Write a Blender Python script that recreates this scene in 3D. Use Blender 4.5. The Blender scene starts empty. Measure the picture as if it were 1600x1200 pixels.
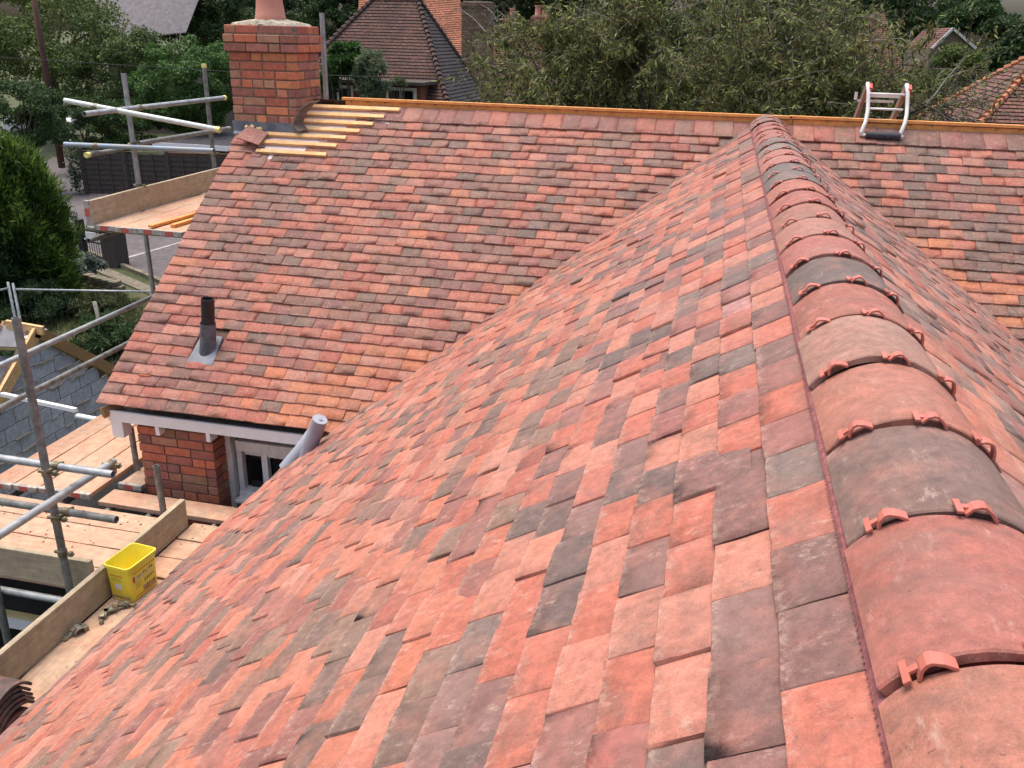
import bpy, bmesh, math, random
import numpy as np
from mathutils import Vector, Matrix
random.seed(7); RNG = np.random.default_rng(11)
sc = bpy.context.scene
col = bpy.data.collections.new('scene'); sc.collection.children.link(col)
# ------------------------------------------------------------------ camera, sky, sun, exposure
YAW, PITCH, ROLL, FPX = 0.2206, -0.3832, 0.025, 1357.762
CAM = Vector((-0.3827, 0.0, 0.5913))
fw = Vector((-math.sin(YAW)*math.cos(PITCH), math.cos(YAW)*math.cos(PITCH), math.sin(PITCH)))
rt = fw.cross(Vector((0, 0, 1))).normalized(); up = rt.cross(fw)
rt, up = math.cos(ROLL)*rt+math.sin(ROLL)*up, -math.sin(ROLL)*rt+math.cos(ROLL)*up
cam_d = bpy.data.cameras.new('camera'); cam = bpy.data.objects.new('camera', cam_d); col.objects.link(cam)
cam.matrix_world = Matrix(((rt.x, up.x, -fw.x, CAM.x), (rt.y, up.y, -fw.y, CAM.y), (rt.z, up.z, -fw.z, CAM.z), (0, 0, 0, 1)))
cam_d.sensor_width = 36; cam_d.lens = 36*FPX/1600; cam_d.clip_start = .05; cam_d.clip_end = 2000
sc.camera = cam
SUN_EL, SUN_AZ = math.radians(78), math.radians(290)      # azimuth clockwise from +Y
w = bpy.data.worlds.new('World'); sc.world = w; w.use_nodes = True
nt = w.node_tree; bg = nt.nodes['Background']; sky = nt.nodes.new('ShaderNodeTexSky')
sky.sky_type = 'NISHITA'; sky.sun_disc = False; sky.sun_elevation = SUN_EL; sky.sun_rotation = SUN_AZ
sky.air_density = 1.0; sky.dust_density = 6.0; sky.ozone_density = .6
nt.links.new(sky.outputs[0], bg.inputs[0]); bg.inputs[1].default_value = .15
sl = bpy.data.lights.new('sun', 'SUN'); sl.energy = 1.25; sl.angle = math.radians(34); sl.color = (1, .94, .85)
so = bpy.data.objects.new('sun', sl); col.objects.link(so)
sd = Vector((math.sin(SUN_AZ)*math.cos(SUN_EL), math.cos(SUN_AZ)*math.cos(SUN_EL), math.sin(SUN_EL)))
so.rotation_euler = (-sd).to_track_quat('-Z', 'Y').to_euler(); so.location = sd*30
sc.view_settings.view_transform = 'Standard'; sc.view_settings.look = 'None'
sc.view_settings.exposure = 0.80; sc.view_settings.gamma = 1
GZ = -6.3                                                  # ground level, ridge line is z = 0

# ------------------------------------------------------------------ helpers
def ray(px, py): return fw + (px-800)/FPX*rt - (py-600)/FPX*up
def atY(px, py, y): d = ray(px, py); return CAM + d*((y-CAM.y)/d.y)
def atZ(px, py, z): d = ray(px, py); return CAM + d*((z-CAM.z)/d.z)
def atX(px, py, x): d = ray(px, py); return CAM + d*((x-CAM.x)/d.x)
def ppm(p): return FPX/((Vector(p)-CAM).dot(fw))

def tag(o, label=None, cat=None, group=None, kind=None):
    if label: o['label'] = label
    if cat: o['category'] = cat
    if group: o['group'] = group
    if kind: o['kind'] = kind
    return o
def empty(name, loc=(0, 0, 0)):
    o = bpy.data.objects.new(name, None); o.location = loc; o.empty_display_size = .1; col.objects.link(o); return o
def obj(name, me, mat, parent=None, local=False):
    o = bpy.data.objects.new(name, me); col.objects.link(o)
    if mat: me.materials.append(mat)
    if parent:
        o.parent = parent
        if not local:
            L = parent.location.copy()
            if parent.parent: L += parent.parent.location
            o.location = -L
    return o
class MB:
    def __init__(s): s.v = []; s.f = []; s.c = []; s.uv = {}
    def add(s, vs, fs, c=None):
        b = len(s.v); s.v += [tuple(x) for x in vs]; s.f += [tuple(b+i for i in f) for f in fs]
        s.c += [tuple(c) if c else (1, 1, 1, 1)]*len(vs)
    def box(s, c, d, R=None, col=None, taper=None):
        hx, hy, hz = d[0]/2, d[1]/2, d[2]/2; vs = []
        for z in (-1, 1):
            for x, y in ((-1, -1), (1, -1), (1, 1), (-1, 1)):
                p = Vector((x*hx, y*hy, z*hz))
                if taper and z < 0: p.x *= taper; p.y *= taper
                if R: p = R @ p
                vs.append(p+Vector(c))
        s.add(vs, [(3, 2, 1, 0), (4, 5, 6, 7), (0, 1, 5, 4), (1, 2, 6, 5), (2, 3, 7, 6), (3, 0, 4, 7)], col)
    def bar(s, a, b, wd, ht, upv=(0, 0, 1), col=None):
        a = Vector(a); b = Vector(b); d = (b-a); L = d.length; x = d.normalized()
        y = Vector(upv).cross(x).normalized(); z = x.cross(y)
        R = Matrix((x, y, z)).transposed(); s.box((a+b)/2, (L, wd, ht), R, col)
    def tube(s, pts, r, n=14, caps=True, col=None, hollow=0):
        pts = [Vector(p) for p in pts]; rs = r if isinstance(r, (list, tuple)) else [r]*len(pts)
        t0 = (pts[1]-pts[0]).normalized(); a = Vector((0, 0, 1)) if abs(t0.z) < .9 else Vector((1, 0, 0))
        x = t0.cross(a).normalized(); vs = []; m = len(pts)
        for i, p in enumerate(pts):
            t = (pts[min(i+1, m-1)]-pts[max(i-1, 0)]).normalized()
            x = (x-t*x.dot(t)).normalized(); y = t.cross(x)
            for k in range(n):
                an = 2*math.pi*k/n; vs.append(p+(x*math.cos(an)+y*math.sin(an))*rs[i])
        fs = [(i*n+k, i*n+(k+1) % n, (i+1)*n+(k+1) % n, (i+1)*n+k) for i in range(m-1) for k in range(n)]
        if hollow:                                         # open ends with a wall and a bore
            for e, i in ((0, 0), (1, m-1)):
                b = len(vs); c = pts[i]; t = (pts[1]-pts[0] if e == 0 else pts[-2]-pts[-1]).normalized()
                for k in range(n): vs.append(c+(vs[i*n+k]-c)*hollow)
                for k in range(n): vs.append(c+(vs[i*n+k]-c)*hollow+t*rs[i]*2.2)
                for k in range(n):
                    k2 = (k+1) % n; fs.append((i*n+k, i*n+k2, b+k2, b+k)); fs.append((b+k, b+k2, b+n+k2, b+n+k))
                fs.append(tuple(b+n+k for k in range(n)))
        elif caps: fs += [tuple(range(n))[::-1], tuple((m-1)*n+k for k in range(n))]
        s.add(vs, fs, col)
    def mesh(s, name, smooth=False, colors=False):
        me = bpy.data.meshes.new(name); me.from_pydata(s.v, [], s.f)
        if colors:
            a = me.color_attributes.new('tint', 'FLOAT_COLOR', 'POINT'); a.data.foreach_set('color', np.array(s.c, 'f').ravel())
        bm = bmesh.new(); bm.from_mesh(me); bmesh.ops.recalc_face_normals(bm, faces=bm.faces); bm.to_mesh(me); bm.free()
        if smooth: me.polygons.foreach_set('use_smooth', [True]*len(me.polygons))
        me.update(); return me
    def build(s, name, mat, parent=None, smooth=False, colors=False, bevel=0, angle=None):
        o = obj(name, s.mesh(name, smooth, colors), mat, parent)
        if bevel:
            m = o.modifiers.new('bevel', 'BEVEL'); m.width = bevel; m.segments = 2; m.limit_method = 'ANGLE'
        if angle:
            m = o.modifiers.new('split', 'EDGE_SPLIT'); m.split_angle = math.radians(angle)
        return o

# ------------------------------------------------------------------ materials
MATS = {}
def mat(name):
    m = bpy.data.materials.new(name); m.use_nodes = True; MATS[name] = m
    return m, m.node_tree, m.node_tree.nodes['Principled BSDF']
def N(t, typ, **kw):
    n = t.nodes.new(typ)
    for k, v in kw.items():
        if k.startswith('i_'):
            key = k[2:]; n.inputs[int(key) if key.isdigit() else key.replace('_', ' ')].default_value = v
        else: setattr(n, k, v)
    return n
def ramp(t, src, stops):
    r = t.nodes.new('ShaderNodeValToRGB'); el = r.color_ramp.elements
    while len(el) < len(stops): el.new(.5)
    for e, (p, c) in zip(el, stops): e.position = p; e.color = c if len(c) == 4 else (*c, 1)
    t.links.new(src, r.inputs[0]); return r.outputs[0]
def g(v): return (v, v, v, 1)
def mix(t, fac, a, b, mode='MIX'):
    m = t.nodes.new('ShaderNodeMix'); m.data_type = 'RGBA'; m.blend_type = mode
    for i, v in ((0, fac), (6, a), (7, b)):
        if hasattr(v, 'links'): t.links.new(v, m.inputs[i])
        else: m.inputs[i].default_value = v if i == 0 or len(v) == 4 else (*v, 1)
    return m.outputs[2]
def math_(t, op, a, b=0.):
    m = t.nodes.new('ShaderNodeMath'); m.operation = op
    for i, v in enumerate((a, b)):
        if hasattr(v, 'links'): t.links.new(v, m.inputs[i])
        else: m.inputs[i].default_value = v
    return m.outputs[0]
def coords(t, scale=(1, 1, 1), attr_shift=None, obj_shift=False, kind='Object'):
    tc = t.nodes.new('ShaderNodeTexCoord'); v = tc.outputs[kind]
    if attr_shift is not None:
        s = t.nodes.new('ShaderNodeVectorMath'); s.operation = 'ADD'; t.links.new(v, s.inputs[0])
        k = math_(t, 'MULTIPLY', attr_shift, 91.); t.links.new(k, s.inputs[1]); v = s.outputs[0]
    if obj_shift:
        oi = t.nodes.new('ShaderNodeObjectInfo'); s = t.nodes.new('ShaderNodeVectorMath'); s.operation = 'ADD'
        t.links.new(v, s.inputs[0]); k = math_(t, 'MULTIPLY', oi.outputs['Random'], 37.); t.links.new(k, s.inputs[1]); v = s.outputs[0]
    m = t.nodes.new('ShaderNodeMapping'); m.inputs['Scale'].default_value = scale; t.links.new(v, m.inputs[0]); return m.outputs[0]
def noise(t, vec, scale, detail=4, rough=.55):
    n = N(t, 'ShaderNodeTexNoise', i_Scale=scale, i_Detail=detail, i_Roughness=rough); t.links.new(vec, n.inputs['Vector']); return n.outputs['Fac']
def bump(t, bs, h, strength, dist):
    b = N(t, 'ShaderNodeBump', i_Strength=strength, i_Distance=dist); t.links.new(h, b.inputs['Height']); t.links.new(b.outputs[0], bs.inputs['Normal'])

def clay(name, stretch=(1, 1, 1), grey=(.135, .09, .072), pale=(.56, .40, .33), dust=.6, edge=True):
    m, t, b = mat(name); a = N(t, 'ShaderNodeAttribute', attribute_name='tint')
    v = coords(t, (1, 1, 1), a.outputs['Alpha']); base = a.outputs['Color']
    n1 = noise(t, v, 7, 5, .6); c = mix(t, math_(t, 'MULTIPLY', ramp(t, n1, [(.52, g(0)), (.68, g(1))]), .42), base, grey)
    n0 = noise(t, v, 11, 3, .5); c = mix(t, math_(t, 'MULTIPLY', ramp(t, n0, [(.5, g(0)), (.75, g(1))]), .3), c, (.56, .2, .14))
    n2 = noise(t, v, 42, 6, .72); c = mix(t, 1., c, ramp(t, n2, [(.25, g(.58)), (.75, g(1.34))]), 'MULTIPLY')
    n7 = noise(t, v, 330, 3, .8); c = mix(t, 1., c, ramp(t, n7, [(.3, g(.78)), (.7, g(1.2))]), 'MULTIPLY')
    n8 = noise(t, coords(t, (stretch[1], stretch[0], 1), a.outputs['Alpha']), 5, 6, .75); c = mix(t, math_(t, 'MULTIPLY', ramp(t, n8, [(.56, g(0)), (.66, g(1))]), .38), c, (.15, .095, .075))
    v3 = coords(t, stretch, a.outputs['Alpha']); n3 = noise(t, v3, 60, 8, .78); nm_ = noise(t, v, 13, 3, .6)
    c = mix(t, math_(t, 'MULTIPLY', math_(t, 'MULTIPLY', ramp(t, n3, [(.52, g(0)), (.64, g(1))]), ramp(t, nm_, [(.48, g(0)), (.66, g(1))])), dust), c, pale)
    n9 = noise(t, v, 3.2, 4, .6); c = mix(t, math_(t, 'MULTIPLY', ramp(t, n9, [(.45, g(0)), (.75, g(1))]), .16+.25*(dust > .7)), c, (.50, .36, .31))
    n4 = noise(t, v, 260, 2, .5); c = mix(t, math_(t, 'MULTIPLY', ramp(t, n4, [(.72, g(0)), (.78, g(1))]), .5), c, (.6, .45, .38))
    n6 = noise(t, v, 90, 2, .5); c = mix(t, math_(t, 'MULTIPLY', ramp(t, n6, [(.24, g(1)), (.3, g(0))]), .55), c, (.06, .045, .04))
    if edge:                                               # worn, dusty lower rim of each tile
        td = N(t, 'ShaderNodeAttribute', attribute_name='taild'); e1 = ramp(t, math_(t, 'MULTIPLY', td.outputs['Fac'], 10.), [(.02, g(1)), (.22, g(0))])
        e2 = ramp(t, noise(t, v, 55, 6, .8), [(.46, g(0)), (.62, g(1))]); c = mix(t, math_(t, 'MULTIPLY', math_(t, 'MULTIPLY', e1, e2), .6), c, (.55, .38, .31))
    t.links.new(c, b.inputs['Base Color']); b.inputs['Roughness'].default_value = .72; b.inputs['Specular IOR Level'].default_value = .5; b.inputs['Diffuse Roughness'].default_value = .6
    n5 = noise(t, v, 420, 3, .7); h = math_(t, 'ADD', math_(t, 'MULTIPLY', n5, .35), math_(t, 'MULTIPLY', n2, 1.))
    bump(t, b, h, .55, .0022); return m
M_TILE = clay('clay_tile', (.35, 1, 1)); M_TILE_REAR = clay('clay_tile_rear', (1, .5, 1)); M_RIDGE = clay('clay_ridge', (1, .35, 1), dust=.45, edge=False); M_TILE_DUSTY = clay('dusty_clay_tile', (.35, 1, 1), dust=.95)

def brickm(name):
    m, t, b = mat(name); a = N(t, 'ShaderNodeAttribute', attribute_name='tint')
    v = coords(t, (1, 1, 1), a.outputs['Alpha']); n1 = noise(t, v, 16, 5, .65); c = mix(t, 1., a.outputs['Color'], ramp(t, n1, [(.25, g(.68)), (.75, g(1.3))]), 'MULTIPLY')
    n2 = noise(t, v, 40, 5, .7); c = mix(t, math_(t, 'MULTIPLY', ramp(t, n2, [(.58, g(0)), (.72, g(1))]), .35), c, (.36, .27, .22))
    t.links.new(c, b.inputs['Base Color']); b.inputs['Roughness'].default_value = .9
    bump(t, b, noise(t, v, 150, 4, .7), .5, .003); return m
M_BRICK = brickm('brick')
def simple(name, c1, c2, scale=8, rough=.8, stretch=(1, 1, 1), bscale=60, bstr=.3, bd=.002, metallic=0, detail=5, lo=.35, hi=.65, obj_shift=True):
    m, t, b = mat(name); v = coords(t, stretch, None, obj_shift); n = noise(t, v, scale, detail, .6)
    t.links.new(ramp(t, n, [(lo, c1), (hi, c2)]), b.inputs['Base Color']); b.inputs['Roughness'].default_value = rough; b.inputs['Metallic'].default_value = metallic
    if bstr: bump(t, b, noise(t, v, bscale, 4, .6), bstr, bd)
    return m
def woodm(name, light, dark, stain, amt=.6):
    m, t, b = mat(name); v = coords(t, (1.2, 22, 22), None, True); n = noise(t, v, 3, 6, .65); c = ramp(t, n, [(.3, dark), (.7, light)])
    v2 = coords(t, (1, 1, 1), None, True); n2 = noise(t, v2, 2.3, 5, .7); c = mix(t, math_(t, 'MULTIPLY', ramp(t, n2, [(.38, g(0)), (.66, g(1))]), amt), c, stain)
    n3 = noise(t, v2, 14, 5, .7); c = mix(t, 1., c, ramp(t, n3, [(.3, g(.72)), (.7, g(1.12))]), 'MULTIPLY')
    n4 = noise(t, v2, 30, 2, .5); c = mix(t, math_(t, 'MULTIPLY', ramp(t, n4, [(.25, g(1)), (.31, g(0))]), .5), c, (.1, .07, .05))
    t.links.new(c, b.inputs['Base Color']); b.inputs['Roughness'].default_value = .85; bump(t, b, n, .35, .003); return m
M_BOARD = woodm('board_wood', (.58, .40, .28), (.42, .285, .19), (.60, .29, .18), .75)
M_TOE = woodm('toe_board_wood', (.52, .42, .28), (.34, .28, .19), (.42, .33, .22), .4)
M_BATTEN = woodm('batten_wood', (.88, .40, .13), (.76, .32, .09), (.84, .37, .1), .3)
M_BATTEN_L = woodm('pale_batten_wood', (.80, .50, .24), (.68, .38, .15), (.8, .56, .32), .3)
M_RAFTER = woodm('rafter_wood', (.42, .25, .11), (.27, .14, .06), (.32, .18, .08), .3)
M_FENCE = simple('dark_fence_wood', (.035, .028, .026), (.085, .068, .058), 5, .9, (8, 8, 1))
M_GALV = simple('galvanised_steel', (.26, .28, .29), (.42, .44, .44), 14, .42, (1, 1, 1), 90, .15, .001, .35)
M_GALV_D = simple('weathered_steel', (.13, .13, .12), (.27, .27, .245), 18, .6, (1, 1, 1), 80, .25, .0015, .2)
M_PALE = simple('pale_painted_tube', (.52, .58, .54), (.66, .70, .66), 20, .5, (1, 1, 1), 80, .1, .001)
M_BLUE = simple('blue_stained_tube', (.26, .34, .44), (.30, .31, .31), 5, .5, (1, 3, 3), 80, .1, .001, .2, 3, .42, .6)
M_COUP = simple('coupler_steel', (.10, .085, .06), (.33, .29, .18), 22, .55, (1, 1, 1), 90, .4, .002, .5)
M_YEL = simple('yellow_plastic', (.85, .72, .05), (.88, .76, .08), 4, .4, bstr=0)
M_CAP = simple('pale_yellow_cap', (.72, .66, .2), (.8, .74, .3), 9, .5, bstr=0)
M_RED = simple('red_paint', (.36, .13, .10), (.58, .075, .05), 45, .7)
M_BAND = simple('hoop_steel', (.22, .20, .17), (.5, .48, .43), 26, .6)
M_WHITE = simple('white_paint', (.80, .79, .78), (.88, .87, .86), 6, .5, bscale=25, bstr=.2)
M_WHITE_OLD = simple('old_white_paint', (.68, .66, .63), (.86, .84, .81), 9, .65, (2, 2, 1), 30, .4, .003)
M_GLASS, _t, _b = mat('window_glass'); _b.inputs['Base Color'].default_value = (.01, .01, .012, 1); _b.inputs['Roughness'].default_value = .08
M_DARK = simple('void_shade_black', (.008, .007, .007), (.02, .018, .017), 6, .95)  # near-black: the shade of unlit voids is put into the colour
M_MEMB = simple('black_membrane', (.02, .02, .024), (.06, .06, .07), 5, .45, bscale=12, bstr=.5, bd=.01)
M_UNDER = simple('pink_underlay', (.56, .44, .42), (.68, .57, .55), 10, .8)
M_DECK = simple('roof_boarding', (.07, .04, .03), (.11, .06, .045), 10, .9)
M_LEAD = simple('lead_sheet', (.10, .115, .14), (.20, .215, .25), 9, .6, bscale=14, bstr=.4, bd=.006)
M_LEADROLL = simple('grey_roll', (.25, .265, .32), (.34, .355, .41), 4, .5, bscale=20, bstr=.2)
M_MORTAR = simple('mortar', (.30, .26, .20), (.48, .42, .33), 20, .95, bscale=60, bstr=.6, bd=.006)
M_MORT_D = simple('dark_mortar', (.10, .075, .06), (.2, .155, .125), 20, .95, bscale=60, bstr=.5, bd=.004)
M_TERRA = simple('terracotta', (.50, .20, .14), (.60, .27, .19), 5, .7)
M_PIPE = simple('black_plastic_pipe', (.012, .012, .013), (.03, .03, .032), 8, .4)
M_SLEEVE = simple('lead_sleeve', (.06, .065, .075), (.14, .15, .17), 14, .6, bscale=30, bstr=.3)
M_CLIP = simple('clip_plastic', (.44, .13, .09), (.52, .165, .12), 20, .45, bstr=0)
M_ROLL = simple('dry_ridge_roll', (.17, .055, .055), (.30, .10, .10), 60, .8)
M_BLOCK = brickm('grey_block')
M_FOIL = simple('foil_face', (.08, .085, .11), (.16, .165, .19), 5, .45)
M_FOAM = simple('yellow_foam', (.62, .5, .22), (.72, .6, .3), 14, .9)
M_ROLLER = simple('black_foam_roller', (.012, .014, .02), (.04, .045, .055), 40, .7)
M_REDP = simple('red_plastic', (.45, .05, .03), (.55, .08, .05), 10, .5)
M_ALU = simple('white_aluminium', (.66, .65, .62), (.8, .79, .76), 12, .4)
M_BROWNALU = simple('dirty_aluminium', (.19, .13, .10), (.33, .25, .2), 20, .6)
M_IRON = simple('black_iron', (.008, .008, .009), (.02, .02, .022), 10, .5)
M_CAR, _t, _b = mat('white_car_paint'); _b.inputs['Base Color'].default_value = (.75, .77, .8, 1); _b.inputs['Roughness'].default_value = .25
M_TYRE = simple('rubber', (.012, .012, .012), (.025, .025, .025), 9, .8)
M_TRUNK = simple('bark', (.035, .028, .022), (.10, .08, .065), 12, .95, (3, 3, .6), 30, .8, .02)
M_TWIG = simple('pale_twig_bark', (.15, .13, .11), (.36, .33, .29), 6, .9)
M_POLE = simple('pole_timber', (.06, .03, .022), (.13, .065, .05), 5, .9, (8, 8, .5))
M_CABLE = simple('cable', (.01, .01, .01), (.02, .02, .02), 5, .6, bstr=0)
M_STONE = simple('stone', (.10, .085, .06), (.22, .19, .14), 6, .95, bscale=14, bstr=.8, bd=.03)
M_FARGREY = simple('grey_sheet_roof', (.15, .14, .15), (.24, .225, .24), 3, .8, (1, 1, 1), 8, .3, .02)
def ground(name, stops, scale, bscale, bd):
    m, t, b = mat(name); v = coords(t); n = noise(t, v, scale, 7, .62); c = ramp(t, n, stops)
    n2 = noise(t, v, scale*9, 5, .7); c = mix(t, 1., c, ramp(t, n2, [(.25, g(.6)), (.75, g(1.35))]), 'MULTIPLY')
    t.links.new(c, b.inputs['Base Color']); b.inputs['Roughness'].default_value = .95; bump(t, b, noise(t, v, bscale, 5, .7), .7, bd); return m
M_GRASS = ground('grass_ground', [(.3, (.028, .045, .012, 1)), (.5, (.06, .075, .025, 1)), (.7, (.12, .10, .05, 1))], .7, 9, .08)
M_TARM = ground('tarmac', [(.3, (.085, .073, .076, 1)), (.7, (.13, .115, .118, 1))], .5, 40, .01)
M_LINE = simple('worn_white_line', (.22, .2, .19), (.4, .38, .36), 5, .9)
def leafm(name, tr=.35):
    m, t, b = mat(name); a = N(t, 'ShaderNodeAttribute', attribute_name='tint'); t.links.new(a.outputs['Color'], b.inputs['Base Color'])
    b.inputs['Roughness'].default_value = .6; b.inputs['Specular IOR Level'].default_value = .3
    tl = t.nodes.new('ShaderNodeBsdfTranslucent'); t.links.new(a.outputs['Color'], tl.inputs[0])
    mx = t.nodes.new('ShaderNodeMixShader'); mx.inputs[0].default_value = tr; out = t.nodes['Material Output']
    t.links.new(b.outputs[0], mx.inputs[1]); t.links.new(tl.outputs[0], mx.inputs[2]); t.links.new(mx.outputs[0], out.inputs[0]); return m
M_LEAF = leafm('leaf')
def farroof(name, c1, c2, c3):
    m, t, b = mat(name); tc = t.nodes.new('ShaderNodeTexCoord'); uv = tc.outputs['UV']
    br = N(t, 'ShaderNodeTexBrick', i_Scale=1., i_Brick_Width=.19, i_Row_Height=.13, i_Mortar_Size=.008, i_Mortar_Smooth=.2); br.inputs['Color1'].default_value = (*c1, 1); br.inputs['Color2'].default_value = (*c2, 1); br.inputs['Mortar'].default_value = (.015, .012, .012, 1); br.inputs['Bias'].default_value = -.1
    t.links.new(uv, br.inputs['Vector'])
    mp = N(t, 'ShaderNodeMapping'); mp.inputs['Scale'].default_value = (5.3, 7.7, 1); t.links.new(uv, mp.inputs[0])
    wn = N(t, 'ShaderNodeTexNoise', i_Scale=1.6, i_Detail=1.); t.links.new(mp.outputs[0], wn.inputs['Vector'])
    c = mix(t, math_(t, 'MULTIPLY', ramp(t, wn.outputs['Fac'], [(.58, g(0)), (.66, g(1))]), .8), br.outputs[0], c3)
    n = noise(t, coords(t), .8, 6, .7); c = mix(t, 1., c, ramp(t, n, [(.3, g(.6)), (.7, g(1.3))]), 'MULTIPLY')
    t.links.new(c, b.inputs['Base Color']); b.inputs['Roughness'].default_value = .9; return m
M_FR1 = farroof('old_tile_roof', (.105, .052, .040), (.062, .038, .034), (.20, .08, .05))
M_FR2 = farroof('orange_tile_roof', (.30, .115, .06), (.22, .075, .05), (.4, .17, .08))
M_FR3 = farroof('brown_tile_roof', (.17, .075, .055), (.10, .05, .045), (.28, .12, .07))
M_FR4 = farroof('darker_tile_roof', (.045, .036, .038), (.03, .026, .028), (.09, .06, .05))  # darker tile mix for one side slope of the hipped roof

# ------------------------------------------------------------------ the ground
def sheet(name, pts, z, m, kind='structure'):
    me = bpy.data.meshes.new(name); me.from_pydata([(p[0], p[1], z) for p in pts], [], [tuple(range(len(pts)))]); me.update()
    return tag(obj(name, me, m), kind=kind)
sheet('ground', [(-600, -200), (600, -200), (600, 1000), (-600, 1000)], GZ, M_GRASS)
sheet('driveway', [(-16.2, 14), (-13.6, 16.5), (-15.4, 21.4), (-17.9, 22.7), (-19.8, 23.9), (-24, 26.5), (-31, 33), (-36, 42), (-30, 46), (-24, 42), (-14, 30), (-9, 24), (-9, 14)], GZ+.006, M_TARM)
mb = MB(); mb.bar((-18.4, 23.0, GZ+.012), (-17.6, 28.5, GZ+.012), .12, .004); tag(mb.build('driveway_line', M_LINE), kind='structure')
mb = MB(); mb.bar((-19.9, 23.8, GZ+.05), (-15.3, 21.2, GZ+.05), .15, .14); mb.bar((-19.0, 22.6, GZ+.02), (-14.8, 20.2, GZ+.02), .4, .05)
tag(mb.build('kerb', M_STONE), kind='structure')

# ------------------------------------------------------------------ the house: shared numbers
T1, T2, H2, DY = .6327, .6245, -.0484, 8.0535
house = empty('house', (-2.0, 6.0, GZ)); tag(house, 'house with new red clay tiled roofs and half-round ridge tiles, filling most of the picture', 'house')
RED = [(.41, .125, .078), (.445, .148, .090), (.37, .108, .072), (.43, .135, .078), (.445, .163, .10)]
PINK = [(.455, .19, .13), (.435, .178, .12)]
PURP = [(.27, .10, .078), (.31, .115, .085), (.235, .096, .077)]
BROWN = [(.25, .118, .082), (.28, .128, .085), (.225, .11, .08)]
GREY = [(.185, .108, .080), (.205, .118, .086), (.16, .097, .076), (.22, .132, .094)]
ORNG = [(.49, .165, .074), (.51, .185, .084)]
def pick(w):
    k = random.choices(range(6), w)[0]; c = random.choice((RED, PINK, PURP, BROWN, GREY, ORNG)[k]); f = random.uniform(.88, 1.12); return tuple(x*f for x in c)

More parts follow.
